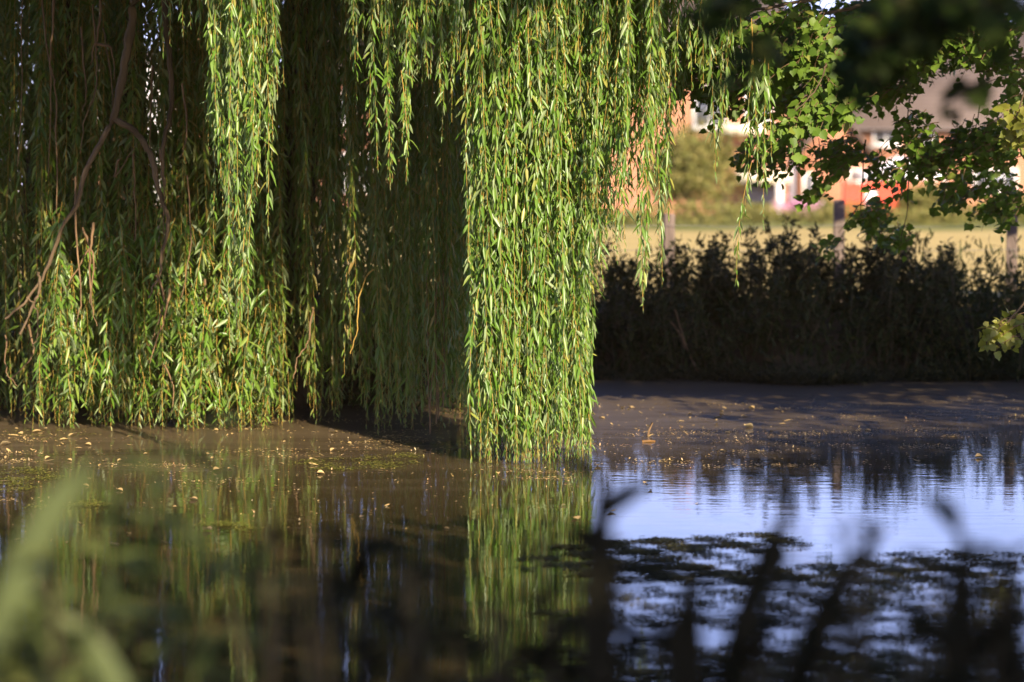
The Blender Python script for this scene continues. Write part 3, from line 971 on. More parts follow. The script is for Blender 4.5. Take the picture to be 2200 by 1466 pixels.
# pale dead stems in the dark bank
for (pts, r) in [([(1450, 665), (1460, 700), (1480, 760), (1500, 800)], .007), ([(1440, 690), (1462, 720), (1472, 750)], .006)]:
    mb = MB()
    mb.tube(smooth_path(pxline(pts, 22.6)), r, 5)
    tag(mb.build('dead_stem', M['twig_brown']), 'bare pale stem leaning down the dark far bank' if r > .0065 else 'short brown broken stem beside the longer leaning stem', 'dead stem')

# ------------------------------------------------------------------ fence in the field
fz = .55
fence = thing('wire_fence', (1.7, 26.2, fz), 'post and wire fence along the field edge behind the bank shrubs', 'fence')
for px, py in [(1071, 455), (1437, 460), (1803, 430), (2175, 440), (700, 455), (330, 455)]:
    p = at(px, py, 26.2)
    mb = MB()
    h = p[2] - fz + .25
    mb.box((p[0], p[1], fz - .25 + h / 2), (.125, .11, h), 0, .93, rng.uniform(-.2, .2))
    o = mb.build('post', M['post'], fence)
    bm = o.modifiers.new('bevel', 'BEVEL'); bm.width = .012; bm.segments = 2
for z in (1.38, 1.12, .85):
    mb = MB()
    mb.tube([(x, 26.12, z - .02 * math.sin(math.pi * ((x + .14) % 1.83) / 1.83)) for x in np.linspace(-6, 6.5, 60)], .003, 4)
    mb.build('wire', M['wire'], fence)


# ------------------------------------------------------------------ gardens and houses
def leaf_ball(mb, c, rad, n, leaf, clumps=24):
    c = np.array(c); rad = np.array(rad)
    for k in range(clumps):
        d = rdir(1)[0]; d[2] = abs(d[2]) * rng.choice([1, 1, -.6])
        q = c + d * rad * rng.uniform(.45, .92)
        m = n // clumps
        P = q + rng.normal(0, .2, (m, 3)) * rad
        leaves_oval(mb, P, rdir(m) + (0, 0, .2), rdir(m) + (0, -.4, .8), leaf * rng.uniform(.6, 1.3, m), leaf * .55)


def bush(name, px0, px1, py_top, Y, label, n=2600, leaf=.16, mat='garden', group=None, cat='bush'):
    a = at(px0, py_top, Y); b = at(px1, py_top, Y)
    cx, h = (a[0] + b[0]) / 2, a[2] - .5
    t = thing(name, (cx, Y, .55), label, cat, group)
    ms = MB()
    for k in range(5):
        e = np.array([cx, Y, .55]) + np.array([rng.normal(0, .25) * (b[0] - a[0]), rng.normal(0, .3), h * .75])
        ms.tube([(cx + rng.normal(0, .1), Y, .45), (np.array([cx, Y, .55]) + e) / 2 + rng.normal(0, .08, 3), e], [.05, .04, .02], 5)
    ms.build('stem', M['stem'], t)
    mb = MB()
    leaf_ball(mb, (cx, Y, .55 + h * .47), ((b[0] - a[0]) / 2, min(1.4, (b[0] - a[0]) / 2), h * .52), n, leaf, 40)
    mb.build('foliage', M[mat], t)
    return t


bush('garden_bush', 1405, 1590, 285, 88, 'large olive green bush in front of the brick house', 6500, .2)
bush('garden_bush', 1735, 1795, 428, 84, 'small rounded bush beside the tall fence post', 900, .14)
bush('garden_bush', 1570, 1660, 440, 86, 'low spreading bush at the foot of the white post', 1200, .15)
bush('garden_bush', 1930, 2065, 400, 84, 'green bush just right of the red fence', 3000, .16)
bush('garden_bush', 2100, 2230, 425, 84, 'bush glimpsed through the dark leaves on the right', 1800, .16)
bush('garden_bush', 820, 1010, 330, 84, 'large bush glimpsed between the willow shoots', 3000, .2)
bush('garden_bush', 480, 640, 360, 84, 'bush hidden behind the dark willow trunk', 2000, .2)
mb = MB()
n = 9000
xx = rng.uniform(-16, 24, n)
P = np.stack([xx, 79 + rng.uniform(-.6, .6, n), .55 + rng.random(n) * (.55 + .12 * np.sin(xx * 1.3))], -1)
leaves_oval(mb, P, rdir(n) + (0, 0, .5), rdir(n) + (0, -.4, .8), rng.uniform(.1, .22, n), .09)
tag(mb.build('garden_hedge', M['garden']), 'low ragged hedge along the far edge of the straw field', 'hedge')
t = bush('flowering_plant', 1690, 1742, 438, 82, 'pink flowering plant below the brick gable', 220, .1, 'garden', cat='plant')
mb = MB()
c = at(1716, 446, 81.8)
n = 260
P = c + rng.normal(0, 1, (n, 3)) * (.36, .2, .13)
leaves_oval(mb, P, rdir(n), rdir(n) + (0, -1, .5), .13, .11)
mb.build('blossom', M['pink'], t)


def window(parent, px0, px1, py0, py1, Y, bars=1):
    """white framed window on a wall whose outer face is at Y"""
    a, b = at(px0, py0, Y), at(px1, py1, Y)
    w, h = b[0] - a[0], a[2] - b[2]
    cx, cz = (a[0] + b[0]) / 2, (a[2] + b[2]) / 2
    mb = MB()
    f = .11
    mb.box((cx - w / 2 + f / 2, Y - .03, cz), (f, .09, h)); mb.box((cx + w / 2 - f / 2, Y - .03, cz), (f, .09, h))
    mb.box((cx, Y - .03, cz + h / 2 - f / 2), (w - 2 * f, .09, f)); mb.box((cx, Y - .03, cz - h / 2 + f / 2), (w - 2 * f, .09, f))
    for k in range(bars):
        mb.box((cx - w / 2 + w * (k + 1) / (bars + 1), Y - .025, cz), (.07, .07, h - 2 * f))
    o = mb.build('window', M['white'], parent)
    o2 = MB(); o2.box((cx, Y - .005, cz), (w - 2 * f - .002, .03, h - 2 * f - .002)); o2.build('pane', M['glass'], o)
    o3 = MB(); o3.box((cx, Y - .07, cz - h / 2 - .05), (w + .2, .16, .09)); o3.build('sill', M['white'], o)
    return o


def house(name, x0, x1, Y, z0, eave, ridge, depth, label):
    t = thing(name, ((x0 + x1) / 2, Y, z0), label, 'house')
    mb = MB()
    w = x1 - x0
    v = [(x0, Y, z0 - .3), (x1, Y, z0 - .3), (x1, Y + depth, z0 - .3), (x0, Y + depth, z0 - .3), (x0, Y, eave), (x1, Y, eave), (x1, Y + depth, eave), (x0, Y + depth, eave),
         (x0, Y + depth / 2, ridge - .12), (x1, Y + depth / 2, ridge - .12)]
    mb.add(v, [(0, 1, 5, 4), (1, 2, 6, 9, 5), (2, 3, 7, 6), (3, 0, 4, 8, 7)])
    mb.build('wall', M['brick'], t)
    r = MB()
    o = .35
    sl = (ridge - eave) / (depth / 2)
    e = eave - sl * o + .1
    for s, (ya, yb) in enumerate([(Y - o, Y + depth / 2), (Y + depth + o, Y + depth / 2)]):
        v = [(x0 - .25, ya, e), (x1 + .25, ya, e), (x1 + .25, yb, ridge + .1), (x0 - .25, yb, ridge + .1)]
        v += [(a, b, c - .14) for a, b, c in v]
        r.add(v, [(0, 1, 2, 3), (7, 6, 5, 4), (0, 4, 5, 1), (1, 5, 6, 2), (3, 2, 6, 7), (0, 3, 7, 4)])
    ro = r.build('roof', M['tile'], t)
    g = MB()
    g.tube([(x0 - .25, Y - o - .06, e - .08), (x1 + .25, Y - o - .06, e - .08)], .075, 6)
    g.build('gutter', M['dark_trim'], t)
    for cxf in (.22, .8):
        c = MB()
        cx = x0 + w * cxf
        c.box((cx, Y + depth / 2, ridge + .35), (.95, .6, 1.5), 0)
        for k in (-.22, .22):
            c.tube([(cx + k, Y + depth / 2, ridge + 1.1), (cx + k, Y + depth / 2, ridge + 1.45)], .11, 8)
        c.build('chimney', M['brick'], ro)
    return t


# brick house behind the big bush and the willow
Yb = 104
xb1, xb0 = at(1692, 450, Yb)[0], at(640, 450, Yb)[0]
B = house('brick_house', xb0, xb1, Yb, .6, at(1500, 152, Yb)[2], 10.2, 7.5, 'long orange brick house behind the olive bush, left of the gabled house')
window(B, 1488, 1562, 186, 276, Yb, 1)
window(B, 1600, 1660, 195, 268, Yb, 1)
window(B, 715, 770, 200, 270, Yb, 1)
window(B, 890, 945, 195, 262, Yb, 1)
window(B, 1180, 1250, 195, 270, Yb, 1)
window(B, 735, 800, 330, 410, Yb, 1)
window(B, 1120, 1220, 330, 410, Yb, 2)
a, b = at(1545, 268, Yb), at(1640, 290, Yb)
mb = MB(); mb.box(((a[0] + b[0]) / 2, Yb - .45, (a[2] + b[2]) / 2), (b[0] - a[0], .9, a[2] - b[2])); mb.build('canopy', M['cream'], B)
a, b = at(1588, 366, Yb - 2), at(1700, 394, Yb - 2)
mb = MB(); mb.box(((a[0] + b[0]) / 2, Yb - 1.0, (a[2] + b[2]) / 2), (b[0] - a[0], 1.99, a[2] - b[2])); mb.build('porch_roof', M['cream'], B)
a, b = at(1604, 398, Yb), at(1664, 452, Yb)
mb = MB(); mb.box(((a[0] + b[0]) / 2, Yb - .02, (a[2] + b[2]) / 2), (b[0] - a[0], .05, a[2] - b[2])); mb.build('door', M['grey_door'], B)  # grey panel standing in for the shade in the opening
a, b = at(1668, 394, Yb - 1.9), at(1682, 455, Yb - 1.9)
mb = MB(); mb.box(((a[0] + b[0]) / 2, Yb - 1.85, (a[2] + .4) / 2), (b[0] - a[0], .22, a[2] - .4)); mb.build('porch_post', M['white'], B)

# gabled brick house on the right
Ya = 112
xa0, xa1 = at(1700, 450, Ya)[0], at(2480, 450, Ya)[0]
A = house('brick_house', xa0, xa1, Ya, .6, at(1900, 262, Ya)[2], 9.3, 8.5, 'orange brick house with broad brown roof and projecting front gable')
window(A, 1874, 1932, 266, 312, Ya, 1)
window(A, 1962, 2010, 266, 312, Ya, 1)
window(A, 2085, 2150, 268, 316, Ya, 1)
window(A, 2090, 2185, 362, 412, Ya, 2)
window(A, 2260, 2330, 268, 316, Ya, 1)
Yw = 109.5
ax, apz = at(1797, 238, Yw)[0], at(1797, 238, Yw)[2]
lx, ez = at(1716, 338, Yw)[0], at(1716, 338, Yw)[2]
rx = 2 * ax - lx
mb = MB()
v = [(lx, Yw, .3), (rx, Yw, .3), (rx, Yw, ez), (ax, Yw, apz), (lx, Yw, ez)]
v += [(q[0], Ya - .01, q[2]) for q in v]
mb.add(v, [(0, 1, 2, 3, 4), (1, 6, 7, 2), (5, 0, 4, 9)])
tag(mb.build('wall', M['brick'], A), 'projecting gable wall')
mb = MB()
for s, xe in ((-1, lx), (1, rx)):
    oe = .4
    k = (apz - ez) / abs(ax - lx)
    v = [(ax, Yw - .4, apz + .22), (xe + s * oe, Yw - .4, ez - k * oe + .22), (xe + s * oe, Ya + .8, ez - k * oe + .22), (ax, Ya + .8, apz + .22)]
    v += [(q[0], q[1], q[2] - .2) for q in v]
    mb.add(v, [(0, 1, 2, 3), (7, 6, 5, 4), (0, 4, 5, 1), (1, 5, 6, 2), (3, 2, 6, 7), (0, 3, 7, 4)])
tag(mb.build('roof', M['tile'], A), 'small gable roof')
mb = MB(); q = at(1702, 345, Yw - .2); mb.box((q[0], Yw - .1, (q[2] + .4) / 2), (.3, .2, q[2] - .4)); mb.build('downpipe', M['grey_door'], A)  # grey vertical strip at the left corner of the gable
window(A, 1724, 1752, 372, 425, Yw, 0)
window(A, 1822, 1858, 364, 394, Yw, 1)

# house far behind the left willow
C_ = house('brick_house', at(120, 450, 120)[0], at(470, 450, 120)[0], 120, .6, at(330, 215, 120)[2], 8.6, 7, 'brick and white house glimpsed between the left willow branches')
window(C_, 325, 372, 150 + 80, 280, 120, 1)
window(C_, 210, 270, 230, 280, 120, 1)
mb = MB()
q = at(338, 150, 119.6)
mb.box((q[0], 119.8, (q[2] + .6) / 2 + .3), (1.6, .3, q[2] - .6)); mb.build('render_bay', M['white'], C_)

# canopy, red fence, garden chair
Yg = 103
a, b, ap = at(1852, 386, Yg), at(2036, 386, Yg), at(1940, 334, Yg + 1.5)
g = thing('garden_canopy', ((a[0] + b[0]) / 2, Yg + 1.5, .6), 'white pitched garden canopy in front of the brown roofed house', 'canopy')
mb = MB()
x0, x1, y0, y1, ze = a[0], b[0], Yg, Yg + 3, a[2]
v = [(x0, y0, ze + .2), (x1, y0, ze + .2), (x1, y1, ze + .2), (x0, y1, ze + .2), ((x0 + x1) / 2, Yg + 1.5, ap[2]), (x0, y0, ze), (x1, y0, ze), (x1, y1, ze), (x0, y1, ze)]
mb.add(v, [(0, 1, 4), (1, 2, 4), (2, 3, 4), (3, 0, 4), (5, 6, 1, 0), (6, 7, 2, 1), (7, 8, 3, 2), (8, 5, 0, 3)])
o = mb.build('canopy_cover', M['canvas'], g)
sm = o.modifiers.new('thick', 'SOLIDIFY'); sm.thickness = .03
for x in (x0 + .08, x1 - .08):
    for y in (y0 + .08, y1 - .08):
        mb = MB(); mb.tube([(x, y, .4), (x, y, ze + .1)], .04, 6); mb.build('pole', M['white'], g)
Yr = 100
a, b = at(1812, 392, Yr), at(1952, 444, Yr)
rf = thing('red_fence', ((a[0] + b[0]) / 2, Yr, .6), 'bright red board fence below the white canopy', 'fence')
mb = MB()
nb = 18
bw = (b[0] - a[0]) / nb
for k in range(nb):
    hh = a[2] + rng.uniform(-.02, .02)
    mb.box((a[0] + bw * (k + .5), Yr, (hh + .4) / 2), (bw * .94, .025, hh - .4))
mb.build('board_panel', M['red'], rf)
for k in range(3):
    mb = MB(); mb.box((a[0] + (b[0] - a[0]) * k / 2, Yr + .08, (a[2] + .5) / 2), (.1, .1, a[2] - .3)); mb.build('post', M['post'], rf)
Yc = 98
q = at(1872, 440, Yc)
ch = thing('garden_chair', (q[0], Yc, .6), 'white garden chair standing in front of the red fence', 'chair')
mb = MB(); mb.box((q[0], Yc, 1.02), (.5, .48, .04)); mb.build('seat', M['white'], ch)
mb = MB(); mb.box((q[0], Yc + .24, 1.33), (.48, .04, .52), 0, .9); mb.build('backrest', M['white'], ch)
for sx_ in (-.21, .21):
    for sy in (-.2, .2):
        mb = MB(); mb.box((q[0] + sx_, Yc + sy, .77), (.045, .045, .455)); mb.build('leg', M['white'], ch)

# ------------------------------------------------------------------ things on the water
def leaf_mesh(kind):
    mb = MB()
    L = 1.0
    n = 6
    s = np.linspace(0, 1, n)
    w = np.sin(np.pi * np.clip(s * .97 + .02, 0, 1)) ** .8 * (.13 if kind < 3 else .36)
    curl = [.06, .2, .35, .08, .15][kind]
    z = .012 + curl * (s - .4) ** 2
    V = []
    for i in range(n):
        V += [(s[i] - .5, -w[i], z[i] + w[i] * .6), (s[i] - .5, 0, z[i]), (s[i] - .5, w[i], z[i] + w[i] * .5)]
    Fc = []
    for i in range(n - 1):
        Fc += [(3 * i, 3 * i + 3, 3 * i + 4, 3 * i + 1), (3 * i + 1, 3 * i + 4, 3 * i + 5, 3 * i + 2)]
    mb.add(V, Fc)
    return mb.build('fallen_leaf', M['fallen'])


FL = 'small pale fallen leaf floating flat on the brown pond'
protos = [leaf_mesh(k) for k in range(5)]
cnt = 0
def drop_leaf(px, py, size, flip=False):
    global cnt
    k = int(rng.integers(5))
    if cnt < 5:
        k = cnt; o = protos[k]
    else:
        o = protos[k].copy(); COL.objects.link(o)
    cnt += 1
    d = 1.8 * F / (py - 400)
    p = at(px, py, d)
    o.location = (p[0], p[1], .003)
    sc = size * .52 * min(2.2, rng.lognormal(0, .42))
    o.scale = (sc, sc, sc * rng.uniform(.8, 1.6))
    o.rotation_euler = (rng.normal(0, .15), -abs(rng.normal(0, .12)), rng.uniform(0, 6.28))
    tag(o, FL, 'leaf', 'fallen leaves floating on the pond')


for k in range(85): drop_leaf(rng.uniform(0, 1000), 918 + 110 * rng.beta(1.1, 1.6), .07)
for k in range(45): drop_leaf(rng.uniform(0, 1020), rng.uniform(1000, 1180), .06)
for k in range(60): drop_leaf(1255 + 480 * rng.beta(1, 1.8), 868 + 90 * rng.beta(1.2, 1.6), .075)
for k in range(35): drop_leaf(rng.uniform(1260, 2190), rng.uniform(850, 1010), .06)
for k in range(18): drop_leaf(rng.uniform(1040, 1500), rng.uniform(1000, 1120), .06)
for k in range(22): drop_leaf(rng.uniform(0, 140), rng.uniform(920, 960), .075)
# finer specks of debris
mb = MB()
n = 6500
px = rng.uniform(-200, 2300, n)
py = 850 + 330 * rng.beta(1.1, 2.2, n)
dc_ = np.stack([rng.uniform(-100, 2250, 70), 862 + 240 * rng.beta(1, 1.8, 70)], -1)
ii = rng.integers(0, 70, n)
dr = rng.random(n) < .72
px = np.where(dr, dc_[ii, 0] + rng.normal(0, 55, n), px)
py = np.where(dr, dc_[ii, 1] + rng.normal(0, 2.6, n) + .03 * (px - dc_[ii, 0]) * np.sin(ii), py)
keep = ~((py > 1010) & (px > 1280))
px, py = px[keep], py[keep]
P = np.array([at(a, b, 1.8 * F / (b - 400)) for a, b in zip(px, py)])
P[:, 2] = .004
n = len(P)
leaves_oval(mb, P, np.stack([rng.normal(size=n), rng.normal(size=n), np.abs(rng.normal(0, .15, n))], -1), np.array([[0, 0, 1.]]).repeat(n, 0), rng.uniform(.008, .03, n), .009)
tag(mb.build('floating_debris', M['fallen']), kind='stuff')


def weed_patch(name, blobs, mat, size, label_kind, zmax=.012):
    mb = MB()
    for cx, cy, rx, ry, n in blobs:
        a, q = rng.uniform(0, 6.28, n), np.sqrt(rng.random(n))
        px, py = cx + rx * q * np.cos(a), cy + ry * q * np.sin(a)
        # ragged streaks
        k = (np.sin(px * .021 + py * .31) + np.sin(px * .047 - py * .17 + 1.3) + np.sin(py * .53 + px * .008) + rng.normal(0, .55, n)) > .15 + 1.2 * (q - .5)
        px, py = px[k], py[k]
        P = np.array([at(u, v, 1.8 * F / (v - 400)) for u, v in zip(px, py)])
        P[:, 2] = .002 + rng.random(len(P)) * zmax
        m = len(P)
        leaves_oval(mb, P, np.stack([rng.normal(size=m), rng.normal(size=m), rng.normal(.03, .1, m)], -1), rng.normal(0, .14, (m, 3)) + (0, 0, 1), size * rng.uniform(.5, 1.4, m), size * .5)
    return tag(mb.build(name, mat), kind=label_kind)


weed_patch('pondweed', [(1470, 1175, 290, 18, 10400), (1400, 1195, 240, 36, 8400), (1640, 1158, 90, 8, 1400), (1300, 1215, 200, 30, 6000), (1500, 1240, 260, 22, 8400), (1750, 1240, 420, 22, 12000),
                        (2050, 1215, 220, 26, 8400), (2000, 1270, 300, 26, 4620), (1550, 1290, 240, 24, 3960), (1850, 1310, 260, 16, 2860), (1650, 1340, 300, 20, 3740), (1320, 1330, 200, 26, 2860),
                        (2100, 1340, 160, 20, 2420), (1900, 1380, 300, 14, 2420), (1500, 1430, 420, 40, 14000), (1950, 1440, 360, 40, 14000), (1500, 1490, 700, 40, 16000)], M['pondweed'], .019, 'stuff', .006)
weed_patch('duckweed', [(760, 1002, 150, 14, 2200), (850, 985, 70, 8, 500), (60, 1025, 80, 16, 1600), (20, 1050, 60, 10, 700), (210, 1090, 60, 10, 900), (500, 1136, 85, 9, 1100), (120, 1095, 70, 5, 300),
                        (90, 935, 120, 14, 500)], M['moss'], .018, 'stuff')
# bits of wood in the water
def stick(name, parts, r, label, mat='twig_brown'):
    mb = MB()
    for p in parts:
        q = np.array([np.array(w) for w in p])
        mb.tube(q, np.linspace(r, r * .6, len(q)), 6, cap=True)
    tag(mb.build(name, M[mat]), label, 'twig')
b = at(1390, 938, 1.8 * F / 538)
stick('broken_twig', [[b + (0, 0, -.05), b + (.015, 0, .04), b + (.04, .02, .1)]], .011, 'short brown twig sticking up out of the water right of the willow curtain')
b = at(1395, 952, 1.8 * F / 552)
stick('bark_scrap', [[b + (-.05, 0, .008), b + (0, 0, .014), b + (.04, .03, .008)]], .013, 'curled orange brown bark scrap floating below the upright twig', 'weed_orange')
b = at(78, 1200, 1.8 * F / 800)
stick('forked_twig', [[b + (0, 0, -.03), b + (-.02, 0, .03), b + (-.075, 0, .09)], [b + (0, 0, -.03), b + (.02, 0, .05), b + (-.01, 0, .16), b + (-.03, .02, .22)]], .007,
      'forked brown twig poking out of the dark water behind the near weeds')

# ------------------------------------------------------------------ weeds on the near bank
KN = 1.42           # how far the weeds stand towards the water


def near_weed(x, y, top, label, lean=(0, 0), leaf=.16, wl=.034, nl=14, mat='weed', nst=1, group='weeds on the near bank', orange=None, lo=.3):
    y = y * KN
    leaf, wl = leaf * 1.2, wl * 1.15
    z = float(ground_z(np.array(x), np.array(y)))
    t = thing('tall_weed', (x, y, z), label, 'weed', group)
    for k in range(nst):
        n = 9
        s = np.linspace(0, 1, n)
        o = rng.normal(0, .03, 2) * (k > 0)
        h = (top - z) * (1 - .12 * k)
        pts = np.stack([x + o[0] + lean[0] * s ** 1.6 + o[0] * 2 * s, y + o[1] + lean[1] * s ** 1.6, z - .05 + (h + .05) * s], -1)
        ms = MB(); ms.tube(pts, np.linspace(.007, .003, n), 6)
        ms.build('stem', M['stem' if mat == 'weed_dark' else 'weed'], t)
        m = nl
        u = lo + (1 - lo) * (np.arange(m) + rng.uniform(0, 1, m)) / m
        P = np.stack([np.interp(u, s, pts[:, i]) for i in range(3)], -1)
        az = np.arange(m) * 2.4 + rng.uniform(0, 6.28)
        D = np.stack([np.cos(az), np.sin(az) * .7, rng.uniform(.3, 1.1, m)], -1)
        ml = MB()
        leaves_long(ml, P, D, np.stack([-np.cos(az) * .5, -np.sin(az) * .5 - .4, np.ones(m)], -1), leaf * rng.uniform(.7, 1.2, m) * (1.15 - .5 * u), wl * rng.uniform(.8, 1.2, m), .3)
        ml.build('foliage', M[mat], t)
    if orange is not None:
        for q in orange:
            mo = MB()
            leaves_heart(mo, np.array([q]) + (0, 0, .03), np.array([[.25, -.1, -1]]), np.array([[0, -1, .3]]), .028)
            tag(mo.build('leaf', M['weed_orange'], t), 'yellowed leaf')
    return t


def wp(px, py, Y):
    return at(px, py, Y * KN)
G1 = 'pale green blurred weed among the sunlit weeds at the near water edge'
for i, (px, py, Y, ln, nl) in enumerate([(30, 1330, 3.0, .02, 12), (110, 1150, 3.2, .05, 10), (230, 1010, 3.4, .0, 16), (330, 950, 3.5, .03, 16), (450, 900, 3.6, .02, 12), (390, 1120, 3.1, -.03, 14),
                                         (180, 1280, 2.7, .02, 12), (560, 1190, 3.3, .05, 10), (60, 1230, 3.0, -.02, 12)]):
    p = wp(px, py, Y)
    near_weed(p[0] - ln, Y, p[2], G1, (ln, 0), .15, .036, nl)
p = wp(195, 1000, 2.7)
t = near_weed(p[0] - .12, 2.7, p[2], 'weed with one long pale arching blade at the near left edge', (.12, 0), .13, .03, 4)


def blade(parent, pix, Y, wd, mat):
    mb = MB()
    pts = smooth_path(pxline(pix, Y * KN))
    wd = wd * 1.25
    d = unit(np.gradient(pts, axis=0))
    sd_ = unit(np.cross(d, (0, 1.0, 0)))
    w = (wd * np.sin(np.linspace(.4, 3.08, len(pts))))[:, None]
    V = np.concatenate([pts + sd_ * w, pts + (0, -.006, 0), pts - sd_ * w])
    m = len(pts); i = np.arange(m - 1)
    mb.add(V, np.concatenate([np.stack([i, i + 1, m + i + 1, m + i], -1), np.stack([m + i, m + i + 1, 2 * m + i + 1, 2 * m + i], -1)]))
    mb.build('blade', M[mat], parent)


blade(t, [(-60, 1500), (20, 1300), (80, 1150), (150, 1050), (215, 985)], 2.7, .022, 'weed')
blade(t, [(300, 1640), (250, 1480), (190, 1380), (120, 1320)], 2.7, .018, 'weed')
q = wp(1560, 1466, 2.8)
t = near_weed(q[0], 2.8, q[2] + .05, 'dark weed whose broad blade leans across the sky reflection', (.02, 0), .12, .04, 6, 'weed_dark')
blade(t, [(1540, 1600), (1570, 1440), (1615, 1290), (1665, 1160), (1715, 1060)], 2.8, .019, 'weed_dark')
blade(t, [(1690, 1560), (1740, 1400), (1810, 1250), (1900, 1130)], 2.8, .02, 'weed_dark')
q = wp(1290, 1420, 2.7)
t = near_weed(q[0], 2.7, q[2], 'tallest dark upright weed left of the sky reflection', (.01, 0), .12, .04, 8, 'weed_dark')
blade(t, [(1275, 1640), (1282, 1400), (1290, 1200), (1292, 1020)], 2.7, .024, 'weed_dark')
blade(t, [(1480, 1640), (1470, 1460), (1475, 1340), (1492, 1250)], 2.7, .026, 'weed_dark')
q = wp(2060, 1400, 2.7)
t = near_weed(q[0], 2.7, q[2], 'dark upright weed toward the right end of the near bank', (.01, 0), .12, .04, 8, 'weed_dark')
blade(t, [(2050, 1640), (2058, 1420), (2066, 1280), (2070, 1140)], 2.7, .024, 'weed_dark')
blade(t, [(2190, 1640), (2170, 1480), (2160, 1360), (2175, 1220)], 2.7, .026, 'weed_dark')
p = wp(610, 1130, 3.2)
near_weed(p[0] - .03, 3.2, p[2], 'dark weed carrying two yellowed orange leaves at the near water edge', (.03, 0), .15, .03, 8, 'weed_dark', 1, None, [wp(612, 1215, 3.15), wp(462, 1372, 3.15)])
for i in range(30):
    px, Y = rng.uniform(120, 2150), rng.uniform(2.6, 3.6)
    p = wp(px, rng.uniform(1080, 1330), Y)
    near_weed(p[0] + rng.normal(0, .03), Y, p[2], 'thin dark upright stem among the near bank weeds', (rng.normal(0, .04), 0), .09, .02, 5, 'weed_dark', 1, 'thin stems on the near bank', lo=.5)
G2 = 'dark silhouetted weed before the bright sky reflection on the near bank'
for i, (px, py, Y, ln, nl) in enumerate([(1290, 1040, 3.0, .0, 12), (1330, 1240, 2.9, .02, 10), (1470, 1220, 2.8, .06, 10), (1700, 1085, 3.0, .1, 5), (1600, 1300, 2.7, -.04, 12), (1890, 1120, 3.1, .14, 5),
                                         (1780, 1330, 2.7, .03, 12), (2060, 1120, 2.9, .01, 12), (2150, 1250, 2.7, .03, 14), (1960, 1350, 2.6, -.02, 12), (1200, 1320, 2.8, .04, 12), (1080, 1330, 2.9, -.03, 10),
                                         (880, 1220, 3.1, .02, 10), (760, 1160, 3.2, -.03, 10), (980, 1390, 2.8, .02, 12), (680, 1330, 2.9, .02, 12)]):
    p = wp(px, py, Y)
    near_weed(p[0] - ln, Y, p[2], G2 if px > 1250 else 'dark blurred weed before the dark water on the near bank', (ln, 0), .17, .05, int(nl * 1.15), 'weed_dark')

# ------------------------------------------------------------------ haze added to warm and lift the shadows
m, nt, out = new_mat('evening_air')
vol = nt.nodes.new('ShaderNodeVolumePrincipled')
vol.inputs['Color'].default_value = (1.0, .68, .3, 1)
vol.inputs['Density'].default_value = .0003
vol.inputs['Anisotropy'].default_value = 0
nt.links.new(vol.outputs[0], out.inputs['Volume'])
mb = MB()
mb.box((0, 375, 6.7), (830, 1080, 16.6))
tag(mb.build('haze', m), kind='stuff')

# ------------------------------------------------------------------ sky, sun, camera
w = bpy.data.worlds.new('World')
scene.world = w
w.use_nodes = True
nt = w.node_tree
nt.nodes.clear()
out = nt.nodes.new('ShaderNodeOutputWorld')
bg = nt.nodes.new('ShaderNodeBackground')
sky = nt.nodes.new('ShaderNodeTexSky')
sky.sky_type = 'NISHITA'
sky.sun_disc = False
sky.sun_elevation = SUN_EL
sky.sun_rotation = math.atan2(SUN[0], SUN[1])
sky.air_density = 1.0
sky.dust_density = .6
sky.ozone_density = 2.0
mx = nt.nodes.new('ShaderNodeMix'); mx.data_type = 'RGBA'; mx.blend_type = 'MULTIPLY'
mx.inputs[0].default_value = 1
mx.inputs[7].default_value = (1.05, .95, 1.35, 1)
nt.links.new(sky.outputs[0], mx.inputs[6])
tc = nt.nodes.new('ShaderNodeTexCoord')
cl = noise(nt, 2.3, 6, .6, tc.outputs['Generated'], (1, 1, 3), .4)
c2 = nt.nodes.new('ShaderNodeMix'); c2.data_type = 'RGBA'
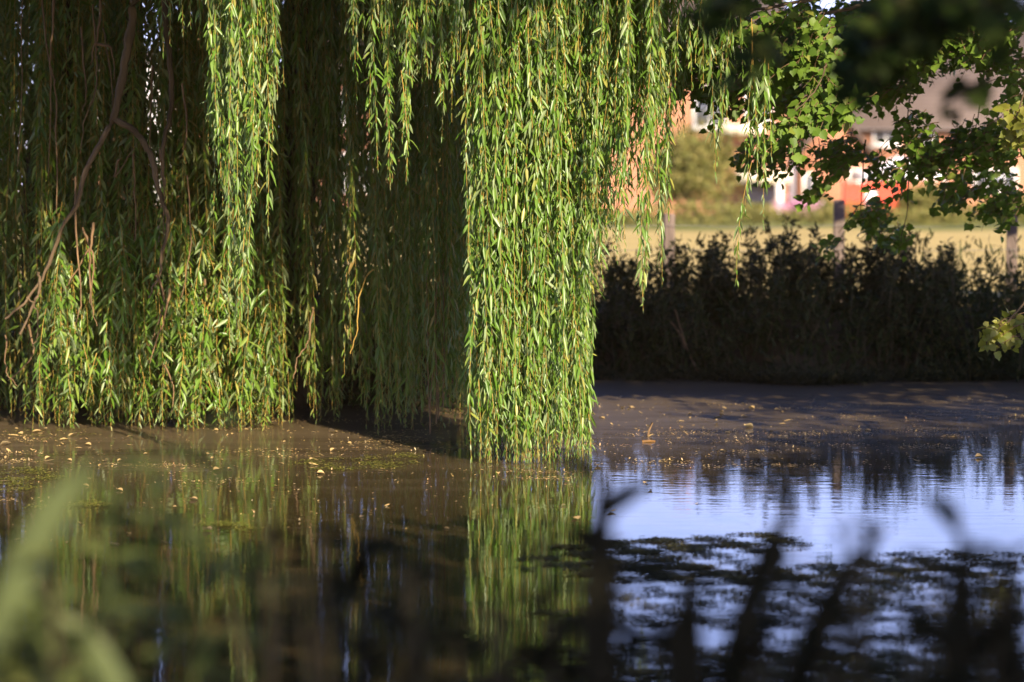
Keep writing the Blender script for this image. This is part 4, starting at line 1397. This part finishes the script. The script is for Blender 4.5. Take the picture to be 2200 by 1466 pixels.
mr = nt.nodes.new('ShaderNodeMapRange'); mr.inputs[1].default_value = .46; mr.inputs[2].default_value = .72; mr.inputs[4].default_value = .7
nt.links.new(cl, mr.inputs[0])
sz = nt.nodes.new('ShaderNodeSeparateXYZ')
nt.links.new(tc.outputs['Generated'], sz.inputs[0])
band = nt.nodes.new('ShaderNodeMapRange'); band.interpolation_type = 'SMOOTHSTEP'
band.inputs[1].default_value = .42; band.inputs[2].default_value = .12
nt.links.new(sz.outputs[2], band.inputs[0])
nt.links.new(math_n(nt, 'MULTIPLY', math_n(nt, 'ADD', math_n(nt, 'MULTIPLY', mr.outputs[0], 1.0), .22), band.outputs[0], True), c2.inputs[0])
nt.links.new(mx.outputs[2], c2.inputs[6])
c2.inputs[7].default_value = (12.5, 14.8, 26, 1)
nt.links.new(c2.outputs[2], bg.inputs[0])
bg.inputs[1].default_value = .068
nt.links.new(bg.outputs[0], out.inputs[0])

sd = bpy.data.lights.new('sun', 'SUN')
sd.energy = 5.0
sd.angle = R(.5)
sd.color = (1, .84, .62)
so = bpy.data.objects.new('sun', sd)
COL.objects.link(so)
so.rotation_euler = Vector(SUN).to_track_quat('Z', 'Y').to_euler()
so.location = (10, -20, 20)

cd = bpy.data.cameras.new('camera')
cam = bpy.data.objects.new('camera', cd)
COL.objects.link(cam)
cam.location = CAM
cam.rotation_euler = (R(90) - PITCH, 0, 0)
cd.sensor_width = 36
cd.lens = 85
cd.clip_start = .05
cd.clip_end = 3000
cd.dof.use_dof = True
cd.dof.focus_distance = 15.65
cd.dof.aperture_fstop = 1.5
scene.camera = cam

vs = scene.view_settings
vs.view_transform = 'Standard'
vs.look = 'None'
vs.exposure = 1.38
vs.gamma = 1
cy = scene.cycles
cy.use_denoising = True
try:
    cy.denoiser = 'OPENIMAGEDENOISE'
    cy.denoising_input_passes = 'RGB_ALBEDO_NORMAL'
except Exception:
    pass
cy.max_bounces = 6
cy.diffuse_bounces = 3
cy.glossy_bounces = 3
cy.transmission_bounces = 3
cy.transparent_max_bounces = 4
cy.sample_clamp_indirect = 6
